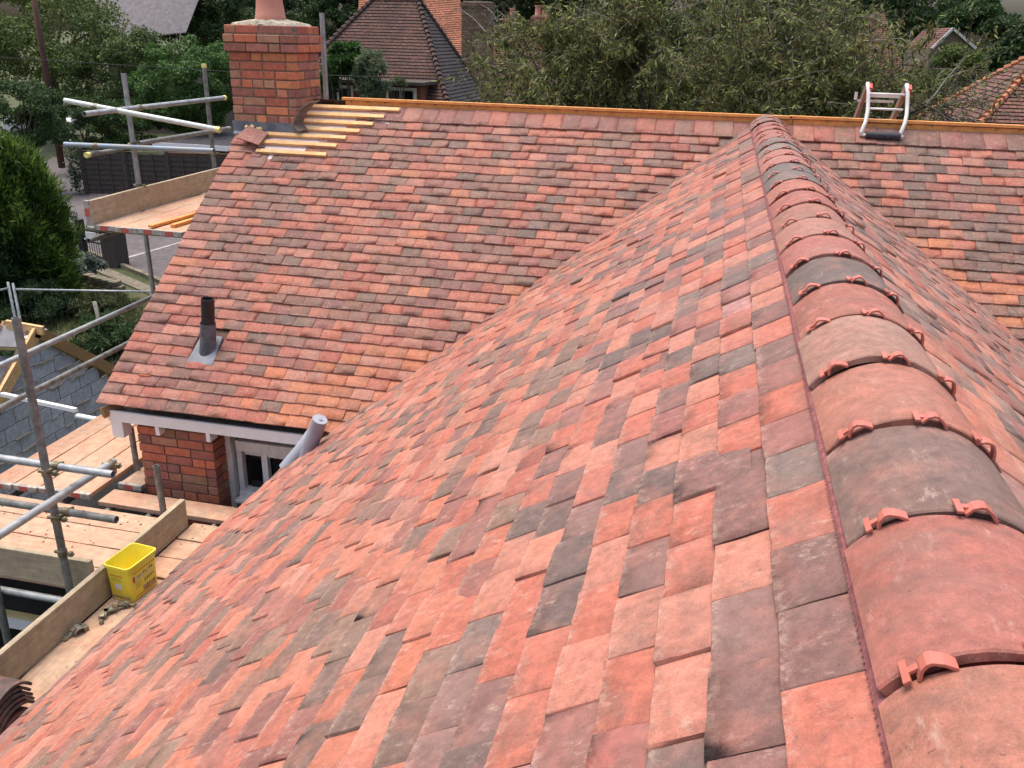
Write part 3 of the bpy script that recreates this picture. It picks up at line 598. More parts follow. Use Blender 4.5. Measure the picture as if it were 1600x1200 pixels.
mb = MB(); bricks(mb, (-3.84, 5.53, -2.38), (1, 0, 0), (0, -1, 0), .9, .14, BP2); mb.build('lintel', M_BRICK, house, colors=True)
# soil vent pipe through the rear slope
vp = empty('vent_pipe'); vp.parent = house; vp.location = (-4.07, 5.70, -1.80)-house.location if False else Vector((-4.07, 5.70, -1.80))-house.location
def vpart(nm, mb, m, **k):
    o = mb.build(nm, m, None, **k); o.parent = vp; o.location = -Vector((-4.07, 5.70, -1.80)); return o
mb = MB(); mb.tube([(-4.075, 5.70, -1.55), (-4.055, 5.70, -1.335)], .050, 24, hollow=.9); vpart('pipe', mb, M_PIPE, smooth=True, angle=40)
mb = MB(); mb.tube([(-4.105, 5.70, -1.80), (-4.10, 5.70, -1.74), (-4.075, 5.70, -1.53)], [.075, .062, .058], 24, caps=False); vpart('sleeve', mb, M_SLEEVE, smooth=True)
mb = MB(); z0 = lambda y: H2-(DY-y)*math.tan(T2); n = Vector((0, -s2, c2))
a = [Vector((x, y, z0(y)+.012)) for x, y in ((-4.215, 5.57), (-3.995, 5.57), (-4.02, 5.79), (-4.20, 5.79))]
mb.add(a+[p-n*.02 for p in a], [(0, 1, 2, 3), (7, 6, 5, 4), (0, 4, 5, 1), (1, 5, 6, 2), (2, 6, 7, 3), (3, 7, 4, 0)]); vpart('lead_slate', mb, M_LEAD)

# ------------------------------------------------------------------ roof ladder hooked over the ridge
L0 = Vector((.9, 8.0, .0)); lad = empty('roof_ladder', L0); tag(lad, 'white and red roof ladder hooked over the ridge with a black roller', 'ladder')
xa, xb = .775, 1.055
for x in (xa-.012, xb+.012):
    mb = MB(); pts = [(x-.012, 7.90, -.122), (x-.014, 7.90, -.09), (x+.010, 7.935, -.015), (x+.02, 7.985, .06), (x+.016, 8.02, .14), (x+.008, 8.045, .22), (x, 8.07, .262), (x, 8.10, .275)]
    mb.tube(pts, .0155, 10); mb.build('hook_rail', M_ALU, lad, smooth=True)
    mb = MB(); mb.bar((x+.022, 8.06, .262), (x+.022, 8.13, .18), .034, .06); mb.build('red_end', M_REDP, lad, bevel=.006)
    mb = MB(); mb.bar((x+.005, 8.11, .26), (x+.005, 10.0, -1.16), .03, .075); mb.build('stile', M_BROWNALU, lad, bevel=.003)
for y, z in ((8.04, .20), (8.0, .085)):
    mb = MB(); mb.tube([(xa, y, z), (xb, y, z)], .009, 8); mb.build('rung', M_ALU, lad, smooth=True)
for k in range(6):
    y = 8.22+.3*k; mb = MB(); mb.bar((xa, y, .26-(y-8.11)*.75), (xb, y, .26-(y-8.11)*.75), .03, .03); mb.build('rung', M_ALU, lad, bevel=.003)
mb = MB(); mb.tube([(xa+.008, 7.898, -.118), (xb-.004, 7.898, -.118)], .032, 20); mb.build('roller', M_ROLLER, lad, smooth=True, angle=40)
mb = MB(); mb.tube([(xa-.02, 7.898, -.118), (xb+.02, 7.898, -.118)], .012, 10); mb.build('roller_axle', M_ALU, lad)
mb = MB(); mb.bar((xa-.05, 8.25, .13), (xb-.04, 8.25, .13), .015, .02); mb.box((xa-.075, 8.2, .17), (.02, .03, .06)); mb.build('cross_bar', M_ALU, lad)

# ------------------------------------------------------------------ scaffolding
TR = .0242
def tube_part(root, nm, a, b, m, r=TR, caps=None, label=None):
    mb = MB(); mb.tube([a, b], r, 18, hollow=.82); o = mb.build(nm, m, root, smooth=True, angle=40)
    if label: o['label'] = label
    for e in (caps or []):
        p, q = (Vector(a), Vector(b)) if e == 0 else (Vector(b), Vector(a)); d = (q-p).normalized()
        mb = MB(); mb.tube([p-d*.006, p+d*.035], r+.003, 18); c = obj('end_cap', mb.mesh('end_cap'), M_CAP, o); c.location = (0, 0, 0)
    return o
def coupler(root, p, ax, m=None, off=(0, 0, 0)):
    p = Vector(p); ax = Vector(ax).normalized(); mb = MB(); mb.tube([p-ax*.022, p+ax*.022], TR+.006, 14)
    s = ax.cross(Vector((0, 0, 1))); s = s.normalized() if s.length > .1 else Vector((1, 0, 0)); o = Vector(off)
    mb.tube([p+s*.034-ax*.0, p+s*.085], .007, 6); mb.box(p+s*.06, (.026, .026, .03)); mb.tube([p-s*.03, p-s*.055], .012, 8)
    if o.length: mb.box(p+o*.5, (.04, .04, .05)); mb.tube([p+o-s*.0-Vector((0, 0, .0))-s*.022, p+o+s*.022], TR+.006, 12)
    return mb.build('coupler', m or M_COUP, root, bevel=.002)
# near scaffold round the corner deck
sa = empty('scaffold', (-4.13, 3.92, GZ)); tag(sa, 'grey tube scaffold frame around the lower left timber deck', 'scaffold')
o = tube_part(sa, 'standard', (-4.13, 3.92, GZ), (-4.13, 3.92, -.955), M_GALV_D)
tube_part(sa, 'ledger', (-6.0, 3.975, -1.915), (-3.71, 3.975, -1.915), M_GALV); tube_part(sa, 'ledger', (-6.0, 3.975, -2.232), (-3.74, 3.975, -2.232), M_GALV_D)
tube_part(sa, 'ledger', atX(178, 721, -4.0), atX(0, 832, -4.0)+Vector((0, -1.2, .02)), M_GALV)
tube_part(sa, 'ledger', (-5.76, 2.6, -1.955), (-5.76, 7.44, -1.945), M_GALV); tube_part(sa, 'ledger', (-5.76, 2.6, -2.285), (-5.76, 7.3, -2.28), M_GALV_D)
tube_part(sa, 'standard', (-5.70, 3.3, GZ), (-5.70, 3.3, -1.0), M_GALV_D)
tube_part(sa, 'standard', (-4.81+.045, 5.52, -3.3), (-4.81+.045, 5.52, -2.42), M_GALV_D, .0235); tube_part(sa, 'standard', (-4.11, 4.925, -3.3), (-4.13, 4.925, -2.39), M_GALV_D, .0235)
tube_part(sa, 'transom', (-6.0, 3.93, -2.885), (-4.0, 3.93, -2.885), M_GALV); tube_part(sa, 'transom', (-4.12, 3.70, -2.93), (-4.12, 5.3, -2.93), M_GALV_D)
tube_part(sa, 'standard', (-4.70, 3.86, GZ), (-4.66, 3.88, -2.8), M_GALV_D)
for x in (-5.5, -5.05, -4.65, -4.3, -3.75): tube_part(sa, 'transom', (x, 4.2, -2.875), (x, 5.25 if x > -4.7 else 5.6, -2.875), M_GALV_D)
for y in (2.2, 3.1): tube_part(sa, 'transom', (-4.1, y, -2.875), (-3.1, y, -2.875), M_GALV_D)
for z in (-1.93, -2.25, -2.50): coupler(sa, (-4.13, 3.92, z), (0, 0, 1))
coupler(sa, (-4.10, 3.975, -1.915), (1, 0, 0)); coupler(sa, (-4.09, 3.975, -2.232), (1, 0, 0)); coupler(sa, (-4.13, 3.92, -2.87), (0, 0, 1)); coupler(sa, atX(172, 726, -4.0), (0, 1, 0), None, (0, 0, -.05))
# scaffold beside the chimney
sb = empty('scaffold', (-5.97, 7.7, GZ)); tag(sb, 'scaffold tubes with pale yellow end caps standing left of the brick chimney', 'scaffold')
tube_part(sb, 'standard', (-5.97, 7.70, GZ), (-5.97, 7.70, .155), M_GALV); tube_part(sb, 'standard', (-5.97, 9.10, GZ), (-5.97, 9.10, .20), M_GALV_D, caps=[1])
tube_part(sb, 'guard_rail', (-5.91, 6.99, -.16), (-5.91, 9.36, -.16), M_GALV, caps=[1]); tube_part(sb, 'guard_rail', (-5.91, 7.70, -.49), (-5.91, 9.41, -.50), M_GALV_D)
tube_part(sb, 'guard_rail', atY(101, 157, 7.40), atY(343, 203, 7.52), M_PALE, caps=[1], label='pale painted tube with a yellow end cap'); tube_part(sb, 'guard_rail', (-6.70, 7.64, -.53), (-5.06, 7.64, -.51), M_BLUE, label='tube smeared with blue paint')
tube_part(sb, 'transom', (-6.36, 7.50, -.60), (-6.33, 8.0, -.60), M_GALV_D, caps=[0]); tube_part(sb, 'transom', (-6.1, 7.05, -1.205), (-4.9, 7.05, -1.205), M_GALV_D); tube_part(sb, 'transom', (-6.1, 9.0, -1.205), (-4.9, 9.0, -1.205), M_GALV_D)
tube_part(sb, 'ledger', (-5.92, 6.8, -1.26), (-5.92, 9.4, -1.26), M_GALV_D)
for p, ax in (((-5.97, 7.7, -.16), (0, 0, 1)), ((-5.97, 7.7, -.50), (0, 0, 1)), ((-5.97, 9.1, -.16), (0, 0, 1)), ((-5.97, 7.7, -.9), (0, 0, 1)), ((-5.97, 9.1, -.75), (0, 0, 1)), (atY(150, 166.5, 7.43), (1, .05, -.13)), ((-6.34, 7.64, -.528), (1, 0, 0)), ((-5.91, 7.78, -.16), (0, 1, 0))): coupler(sb, p, ax)
tube_part(sb, 'standard', (-4.262, 8.48, GZ), (-4.262, 8.48, .735), M_GALV, label='lone grey pole rising just behind the right side of the chimney')

# boards
def board(a, b, wd=.225, th=.038, m=None, label='', cat='scaffold board', group=None, edge=False, band=(1, 0), name='scaffold_board', reds=None):
    """a, b: the two ends of the centre line of the top face"""
    a, b = Vector(a), Vector(b); d = b-a; L = d.length; ang = math.atan2(d.y, d.x)
    mb = MB(); k = 8; xs = [-L/2+L*i/k for i in range(k+1)]; W, H = (th, wd) if edge else (wd, th); vs = []; fs = []
    for i, x in enumerate(xs):
        wz = random.gauss(0, .0014); wy = random.gauss(0, .0008)
        vs += [(x, -W/2+wy, -H+wz), (x, W/2+wy, -H+wz), (x, W/2+wy, wz), (x, -W/2+wy, wz)]
        if i: q = 4*i; fs += [(q-4+j, q-4+(j+1) % 4, q+(j+1) % 4, q+j) for j in range(4)]
    fs += [(3, 2, 1, 0), (4*k, 4*k+1, 4*k+2, 4*k+3)]; mb.add(vs, fs)
    o = obj(name, mb.mesh(name), m or M_BOARD); o.location = (a+b)/2; o.rotation_euler = (0, -math.asin(d.z/L), ang)
    mo = o.modifiers.new('bevel', 'BEVEL'); mo.width = .004; mo.segments = 2; tag(o, label, cat, group)
    for e, on in zip((-1, 1), band):
        if not on: continue
        mb = MB(); x = e*(L/2-.012); h2 = .0022
        mb.box((x, 0, h2/2+.001), (.03, W+.006, h2)); mb.box((x, 0, -H-h2/2), (.03, W+.006, h2))
        for s in (-1, 1): mb.box((x, s*(W/2+h2/2), -H/2), (.03, h2, H+.004))
        mb.box((e*(L/2+h2/2+.003), 0, -H/2), (h2, W+.006, H+.004)); bo = obj('end_band', mb.mesh('end_band'), M_BAND, o, local=True)
        mb = MB()
        if edge: mb.box((e*(L/2+.0075), 0, -H*.45), (.002, W+.008, H*.32))
        else: mb.box((e*(L/2+.0075), W*.05, -H/2), (.002, W*.36, H+.006)); 
        obj('red_mark', mb.mesh('red_mark'), M_RED, bo, local=True)
    return o
G1 = 'boards of the corner deck'
ZD = -2.80
labs = ['deck board along the gap in front of the brick pier, farthest of the crosswise boards', 'second crosswise deck board from the gap', 'third crosswise deck board from the gap, dusted orange', 'nearest crosswise deck board, just behind the upright toe board']
for i, y in enumerate((4.775, 4.548, 4.322, 4.097)):
    board((-6.1, y, ZD+random.uniform(-.002, .002)), (-3.93, y, ZD), .214, label=labs[i], group=G1, band=(0, 0))
labs = ['short crosswise board to the right of the toe board, farthest from the camera', 'short crosswise board right of the toe board, in the middle of three', 'short crosswise board right of the toe board, beside the yellow tub']
for i, (y, x0) in enumerate(((4.775, -3.85), (4.548, -3.85), (4.322, -3.85))):
    board((x0, y, ZD+.001), (-2.95, y, ZD), .214, label=labs[i], group=G1, band=(0, 0))
board((-3.735, 1.3, ZD), (-3.735, 4.19, ZD+.002), .225, label='long dusty board under the yellow tub running along the roof edge', group=G1, band=(0, 0))
board((-3.50, 1.3, ZD-.003), (-3.50, 4.19, ZD-.003), .225, label='board half hidden under the lower tile edge beside the couplers', group=G1, band=(0, 0))
board((-4.735, 5.085, ZD-.01), (-2.95, 5.085, ZD-.012), .20, label='weathered narrow plank crossing in front of the brick pier foot', group=G1, band=(0, 0))
board((-4.65, 5.26, ZD+.0), (-4.65, 6.3, ZD-.03), .2, label='short red-banded board tucked against the left side of the brick pier', group=G1, band=(1, 0))
labs = ['outermost lengthwise board beside the grey block gable', 'second lengthwise board from the grey block gable', 'third lengthwise board from the grey block gable', 'innermost lengthwise board running past the white fascia']
for i, x in enumerate((-5.58, -5.355, -5.13, -4.905)):
    board((x, 4.95+.01*i, ZD+.04), (x, 8.85, ZD+.038), .214, label=labs[i]+', with a banded end', group=G1, band=(1, 0))
board((-3.876, 1.2, ZD+.226), (-3.876, 4.83, ZD+.226), .225, .038, M_TOE, 'long toe board on edge behind the yellow tub', 'toe board', 'toe boards', True, (0, 0), 'toe_board')
board((-6.1, 3.985, ZD+.215), (-4.01, 4.005, ZD+.205), .225, .038, M_TOE, 'toe board on edge crossing behind the leaning scaffold standard at far left', 'toe board', 'toe boards', True, (0, 0), 'toe_board')
# platform by the chimney
ZP = -1.13; labs = ['outermost board of the high platform, beside its toe board', 'second board of the high platform from its toe board', 'third board of the high platform, with orange battens on it', 'inner board of the high platform nearest the tiled verge']
for i, x in enumerate((-5.775, -5.548, -5.32, -5.095)):
    board((x, 6.86+random.uniform(-.01, .01), ZP), (x, 9.6, ZP), .222, label=labs[i], group='boards of the high platform', band=(1, 0))
board((-5.915, 6.84, ZP+.225), (-5.915, 10.2, ZP+.225), .225, .038, M_TOE, 'toe board on edge along the high platform left of the chimney', 'toe board', 'toe boards', True, (1, 0), 'toe_board')
o = board((-5.33, 6.9, ZP+.034), (-5.20, 9.3, ZP+.034), .05, .025, M_BATTEN, 'orange roofing batten with the longer end on the high platform', 'batten', 'spare battens', False, (0, 0), 'roofing_batten')
board((-5.17, 7.0, ZP+.036), (-5.03, 9.3, ZP+.036), .05, .032, M_BATTEN, 'orange roofing batten nearer the tiled verge on the high platform', 'batten', 'spare battens', False, (0, 0), 'roofing_batten')

# crumbs and chips of tile and mortar on the boards
mb = MB()
for _ in range(150):
    x, y = (random.uniform(-3.84, -3.3), random.uniform(2.6, 4.9)) if random.random() < .5 else (random.uniform(-5.6, -3.95), random.uniform(4.05, 4.85))
    z_ = ZD+.004; k_ = random.uniform(.003, .011); mb.box((x, y, z_), (k_*1.6, k_, k_*.6), Matrix.Rotation(random.random()*6, 3, 'Z'), (*random.choice([(.36, .12, .08), (.3, .25, .2), (.2, .1, .08)]), random.random()))
tag(mb.build('tile_crumbs', M_BRICK, None, colors=True), 'crumbs of red tile and mortar scattered on the deck boards', 'debris', kind='stuff')
# yellow tub
tb = empty('plastic_tub', (-3.745, 4.045, ZD)); tb.scale = (.92,)*3; tag(tb, 'empty yellow plastic tub with red lines on its label, standing on the deck', 'tub')
Rz = Matrix.Rotation(math.radians(-6), 3, 'Z')
def tubring(hx, hy, z, r=.03, n=5):
    pts = []
    for (sx, sy, a0) in ((1, 1, 0), (-1, 1, 90), (-1, -1, 180), (1, -1, 270)):
        for i in range(n): a = math.radians(a0+90*i/(n-1)); pts.append(Rz@Vector((sx*(hx-r)+r*math.cos(a), sy*(hy-r)+r*math.sin(a), z)))
    return pts
rings = [tubring(.088, .128, .004), tubring(.092, .132, .02), tubring(.099, .140, .262), tubring(.108, .149, .264), tubring(.108, .149, .285), tubring(.100, .141, .286), tubring(.094, .135, .26), tubring(.074, .114, .02)]
vs = [p for r in rings for p in r]; n = len(rings[0]); fs = [tuple(range(n))[::-1], tuple((len(rings)-1)*n+k for k in range(n))]
for i in range(len(rings)-1): fs += [(i*n+k, i*n+(k+1) % n, (i+1)*n+(k+1) % n, (i+1)*n+k) for k in range(n)]
mb = MB(); mb.add(vs, fs); o = obj('body', mb.mesh('body', True), M_YEL, tb, local=True); o.modifiers.new('split', 'EDGE_SPLIT').split_angle = math.radians(35)
M_LRED = simple('label_red', (.6, .06, .02), (.65, .09, .03), 9, .5, bstr=0); M_LNAVY = simple('label_navy', (.06, .07, .13), (.10, .11, .17), 9, .5, bstr=0)
M_LGREY = simple('label_grey', (.42, .42, .46), (.5, .5, .54), 9, .5, bstr=0); M_LWH = simple('label_white', (.6, .62, .68), (.72, .74, .8), 9, .5, bstr=0); M_LGRN = simple('label_olive', (.32, .34, .06), (.4, .4, .08), 30, .5, bstr=0); M_DIRT = simple('tub_grime', (.3, .22, .12), (.5, .36, .14), 30, .8, bstr=0)
def lab(side, u0, u1, z0_, z1_, m, nm='label_mark', sk=0):
    mb = MB()
    def pt(u, z):
        k = (z-.02)/.242
        if side == 'front': p = Vector((u, -(.132+.008*k)-.0015, z))
        else: p = Vector(((.092+.007*k)+.0015, u, z))
        return Rz@p
    mb.add([pt(u0, z0_), pt(u1, z0_), pt(u1+sk, z1_), pt(u0+sk, z1_)], [(0, 1, 2, 3)]); return obj(nm, mb.mesh(nm), m, tb, local=True)
lab('front', -.055, .045, .205, .212, M_LRED); lab('front', -.030, -.006, .10, .145, M_LWH); lab('front', -.002, .020, .10, .145, M_LWH)
for z in (.190, .182, .174, .163): lab('front', -.052, .03+random.uniform(-.01, .012), z, z+.0025, M_LGRN)
lab('front', -.03, .025, .088, .091, M_LGRN); lab('front', -.075, .07, .022, .045, M_DIRT, 'grime')
lab('right', -.10, .11, .215, .221, M_LRED); lab('right', -.105, -.085, .150, .196, M_LRED); lab('right', -.098, -.088, .156, .176, M_LNAVY)
for i, (h, wd) in enumerate([(.02, .010), (.016, .009), (.02, .006), (.018, .010), (.026, .007), (.016, .010), (.02, .006), (.026, .008), (.02, .012)]):
    u = -.078+i*.0185; lab('right', u, u+wd, .166+.001*i, .166+h+.001*i, M_LNAVY if i % 3 else M_LGREY, sk=.004); lab('right', u+wd, u+wd+.005, .168+.001*i, .166+h*.7+.001*i, M_LGREY, sk=.004)
lab('right', -.10, .105, .152, .156, M_LGREY)
for z in (.135, .124, .113, .102, .091): lab('right', -.09, -.03+random.uniform(-.01, .01), z, z+.0035, M_LGRN)
for k in range(5): u = .0+k*.02; lab('right', u, u+.014, .1+.004*k, .135, M_DIRT)
lab('right', -.10, .11, .03, .036, M_LRED); lab('right', -.02, .10, .04, .08, M_DIRT, 'grime')

# loose scaffold couplers on the board
def loose_coupler(px, py, rz, label, s=1):
    p = atZ(px, py, ZD); r = empty('loose_coupler', p); tag(r, label, 'scaffold coupler', 'loose couplers on the board'); r.rotation_euler = (0, 0, rz)
    mb = MB(); vs = []; n = 12
    for yy in (-.026, .026):
        for rr in (.031, .025):
            for i in range(n+1): a = math.radians(15+150*i/n); vs.append((rr*math.cos(a)*s, yy*s, (.012+rr*math.sin(a))*s))
    k = n+1; fs = []
    for i in range(n): fs += [(i, i+1, k+i+1, k+i), (2*k+i, 3*k+i, 3*k+i+1, 2*k+i+1), (i, 2*k+i, 2*k+i+1, i+1), (k+i, k+i+1, 3*k+i+1, 3*k+i)]
    fs += [(0, k, 3*k, 2*k), (n, 2*k+n, 3*k+n, k+n)]; mb.add(vs, fs); obj('jaw', mb.mesh('jaw', True), M_GALV_D, r, local=True).modifiers.new('s', 'EDGE_SPLIT')
    mb = MB(); mb.tube([(.03*s, 0, .012*s), (.085*s, .01, .014)], .007, 8); mb.tube([(.06*s, .004, .012), (.078*s, .008, .014)], .014, 6); obj('bolt', mb.mesh('bolt'), M_COUP, r, local=True)
    mb = MB(); mb.box((-.035*s, 0, .018), (.03, .045, .03)); mb.box((.02*s, 0, .04*s), (.03, .03, .014), Matrix.Rotation(.5, 3, 'Y')); obj('hinge', mb.mesh('hinge'), M_COUP, r, local=True)
    return r
loose_coupler(123, 990, -2.0, 'rusty half coupler lying apart from the others, nearest the tile edge corner', 1.15); loose_coupler(162, 965, -1.2, 'greyish double coupler with bolts in front of the tub', .9)
loose_coupler(176, 957, .8, 'coupler lying between the grey double coupler and the yellow tub', .9); loose_coupler(196, 949, .3, 'steel coupler touching the foot of the yellow tub', .8)

# stack of ridge tiles at the lower left
def loose_ridge(z, dx, dy, c, label, rz=0.):
    mb = MB(); n = 16; vs = []; th = .014
    for xx in (-.155, .155):
        for r in (RR, RR-th):
            for i in range(n+1): a = -AM+2*AM*i/n; vs.append((xx, r*math.sin(a), r*math.cos(a)-RR*math.cos(AM)))
    k = n+1; fs = []
    for i in range(n): fs += [(i, i+1, 2*k+i+1, 2*k+i), (k+i, 3*k+i, 3*k+i+1, k+i+1), (i, k+i, k+i+1, i+1), (2*k+i, 2*k+i+1, 3*k+i+1, 3*k+i)]
    fs += [(0, 2*k, 3*k, k), (n, k+n, 3*k+n, 2*k+n)]; mb.add(vs, fs, (*c, random.random()))
    o = obj('ridge_tile', mb.mesh('ridge_tile', True, True), M_RIDGE); o.location = (-3.735+dx, 2.83+dy, z); o.rotation_euler = (0, 0, rz); o.modifiers.new('s', 'EDGE_SPLIT').split_angle = .7
    tag(o, label, 'ridge tile', 'spare ridge tiles stacked on the deck')
od = ['bottom', 'second from bottom', 'third from bottom', 'middle', 'third from top', 'second from top', 'topmost']
for i in range(7):
    loose_ridge(ZD+.004+.030*i-(.02 if i < 2 else 0), random.uniform(-.008, .008)+(.012 if i < 3 else 0), random.uniform(-.006, .006), random.choice([(.07, .04, .036), (.09, .045, .038), (.06, .04, .038)]) if i > 1 else (.2, .07, .05), od[i]+' ridge tile of the nested dark stack at the lower left corner', random.uniform(-.03, .03))

# grey rolls by the valley foot
mb = MB(); mb.tube([atY(500, 655, 4.98), atY(476, 722, 5.02)], .052, 24); mb.tube([atY(501.5, 654.2, 4.975), atY(501, 655.5, 4.98)], .012, 8)
tag(mb.build('lead_roll', M_LEADROLL, None, smooth=True, angle=40), 'upright grey roll standing where the white fascia meets the near slope', 'roll')
mb = MB(); mb.tube([atY(489, 676, 5.10), atY(470, 703, 5.04), atY(446, 733, 4.98)], [.045, .048, .052], 24)
tag(mb.build('lead_roll', M_LEADROLL, None, smooth=True, angle=40), 'slanting grey roll leaning below the upright one across the window', 'roll')

# ------------------------------------------------------------------ black lean-to below the deck
ln = empty('lean_to', (-4.6, 4.6, GZ)); tag(ln, 'black membrane lean-to with white fascia and shade-black void under the scaffold deck, lower left', 'lean-to')
mb = MB(); mb.box((-4.9, 4.85, -3.40), (3.4, 1.1, .08)); mb.box((-4.9, 4.30, -3.22), (3.4, .05, .30)); mb.box((-5.2, 7.3, -3.55), (1.5, 3.8, .08)); mb.build('roof', M_DARK, ln)  # rear slab added so gaps in the deck look dark; shade in its colour
mb = MB(); mb.box((-4.9, 4.24, -3.43), (3.4, .03, .10)); mb.build('fascia', M_WHITE, ln, bevel=.004); mb = MB(); mb.box((-4.9, 4.245, -3.365), (3.4, .05, .022)); mb.build('foam_line', M_FOAM, ln)
mb = MB(); mb.box((-4.9, 4.5, -4.9), (3.4, .1, 2.8)); mb.box((-4.6, 3.2, GZ+.05), (3.2, 3.4, .1)); mb.box((-6.1, 3.2, -4.8), (.1, 3.4, 2.9)); mb.build('wall', M_DARK, ln)  # added walls and floor, coloured black for the shade of the void
mb = MB(); mb.bar((-5.3, 4.1, -4.35), (-4.5, 4.2, -3.45), .05, .1); mb.build('strut', M_BOARD, ln)

# ------------------------------------------------------------------ grey block extension
ext = empty('block_extension', (-9.9, 10, GZ)); tag(ext, 'grey concrete block gable under construction with bare timber rafters', 'extension')
PX, PY, PZ = -9.7, 10.03, -3.50; SLP = .79
mb = MB(); z = GZ; r = 0
GB = [(.46, .475, .54), (.51, .525, .59), (.42, .435, .5), (.47, .48, .54)]
while z < PZ:
    y = 6.0-(.225 if r % 2 else 0)
    while y < 14:
        yc = y+.22; lim = PZ-(abs(yc-PY)+.08)*SLP
        if z+.20 < lim: c = random.choice(GB); mb.box((PX-.05, yc, z+.1075), (.1+random.uniform(-.004, .004), .44, .215), None, (*c, random.random()))
        y += .452
    z += .227; r += 1
mb.build('block_wall', M_BLOCK, ext, colors=True, bevel=.005)
mb = MB(); mb.add([(PX-.09, 6, GZ), (PX-.09, 14, GZ), (PX-.09, 14, PZ-SLP*3.97), (PX-.09, PY, PZ), (PX-.09, 6.0, PZ-SLP*4.03), (PX-.008, 6, GZ), (PX-.008, 14, GZ), (PX-.008, 14, PZ-SLP*3.97-.12), (PX-.008, PY, PZ-.12), (PX-.008, 6.0, PZ-SLP*4.03-.12)], [(0, 1, 2, 3, 4), (9, 8, 7, 6, 5)]+[(i, (i+1) % 5, 5+(i+1) % 5, 5+i) for i in range(5)])
mb.build('mortar', M_MORT_D, ext)
mb = MB()
for r_ in range(2, 13):                                    # mortar squeezed out of the bed joints
    z = GZ+.227*r_-.006
    for _ in range(9):
        y = random.uniform(7.3, 12.2)
        if z < PZ-abs(y-PY)*SLP-.15: mb.bar((PX+.01, y, z+random.uniform(-.01, .015)), (PX+.012, y+random.uniform(.05, .35), z+random.uniform(-.01, .02)), .03, random.uniform(.012, .035))
mb.build('squeezed_mortar', M_MORTAR, ext, bevel=.008)['kind'] = 'stuff'
for nm, (ya, za), (yb_, zb_), x in (('rafter', (PY-.02, PZ+.04), (PY+4.2, PZ-3.26), PX+.03), ('rafter', (PY+.02, PZ+.02), (PY-2.4, PZ-1.88), PX+.03), ('rafter', (PY, PZ+.05), (PY-2.4, PZ-1.85), PX-.55), ('rafter', (PY, PZ+.05), (PY+2.6, PZ-2.0), PX-.55)):
    mb = MB(); mb.bar((x, ya, za-.07), (x, yb_, zb_-.07), .05, .17, (0, 0, 1)); mb.build(nm, M_RAFTER if yb_ > PY else M_BATTEN_L, ext, bevel=.003)
mb = MB(); mb.bar((PX-.45, PY, PZ+.02), (PX+.16, PY, PZ-.02), .05, .13); mb.build('ridge_board', M_BATTEN_L, ext, bevel=.003)
for i, (px, py, w_) in enumerate(((14, 525, .5), (8, 575, .45))):
    p = atX(px, py, -10.05-.05*i); r_ = empty('insulation_board', p); r_.rotation_euler = (0, math.radians(0), math.radians(10)); tag(r_, ('upper' if i == 0 else 'lower')+' foil faced insulation board leaning left of the bare rafter', 'insulation board', 'insulation boards by the gable')
    Rr = Matrix.Rotation(math.radians(35 if i == 0 else 40), 3, 'X')
    mb = MB(); mb.box((0, 0, 0), (.6, .38, .012), Rr); mb.box(Rr@Vector((0, 0, -.1)), (.6, .38, .012), Rr); obj('foil', mb.mesh('foil'), M_FOIL, r_, local=True)
    mb = MB(); mb.box(Rr@Vector((0, 0, -.05)), (.59, .37, .086), Rr); obj('foam', mb.mesh('foam'), M_FOAM if i == 0 else M_MEMB, r_, local=True)
a, b = atY(3, 616, 9.0), atY(119, 641, 8.6); mb = MB(); mb.bar(a, b, .05, .05); o = mb.build('white_batten', M_WHITE); tag(o, 'thin white bar crossing in front of the grey block gable', 'bar')
a, b = atY(121, 650, 8.6), atY(170, 659, 8.4); mb = MB(); mb.tube([a, b], .036, 14); o = mb.build('pipe', M_PALE, None, smooth=True, angle=40); tag(o, 'short pale pipe lying beyond the deck at the foot of the block gable', 'pipe')

# ------------------------------------------------------------------ vegetation
def leaves(name, pts, nrm, L, Wd, cols, m, parent=None, droop=.0, seed=0, axis=None):
    """pts (n,3); makes one kite-shaped, slightly folded leaf per point"""
    rg = np.random.default_rng(seed); n = len(pts)
    d = rg.normal(size=(n, 3)) if axis is None else axis+rg.normal(size=(n, 3))*.45
    d[:, 2] -= droop; d /= np.linalg.norm(d, axis=1)[:, None]
    q = nrm+rg.normal(size=(n, 3))*.7; s = np.cross(d, q); s /= np.linalg.norm(s, axis=1)[:, None]+1e-9
    up_ = np.cross(s, d); k = rg.uniform(.65, 1.35, (n, 1))
    P = np.stack([pts, pts+d*L*k*.45+s*Wd*k*.5-up_*Wd*.12, pts+d*L*k, pts+d*L*k*.45-s*Wd*k*.5-up_*Wd*.12], 1)
    me = bpy.data.meshes.new(name); me.vertices.add(n*4); me.vertices.foreach_set('co', P.astype('f').ravel())
    me.loops.add(n*4); me.loops.foreach_set('vertex_index', np.arange(n*4, dtype='i')); me.polygons.add(n)
    me.polygons.foreach_set('loop_start', np.arange(0, n*4, 4, dtype='i')); me.polygons.foreach_set('loop_total', np.full(n, 4, 'i')); me.update(calc_edges=True)
    cc = np.array(cols)[rg.integers(0, len(cols), n)]*rg.uniform(.75, 1.6, (n, 1))
    rgba = np.concatenate([cc, np.ones((n, 1))], 1)[:, None, :].repeat(4, 1).astype('f')
    a = me.color_attributes.new('tint', 'FLOAT_COLOR', 'POINT'); a.data.foreach_set('color', rgba.ravel())
    return obj(name, me, m, parent)
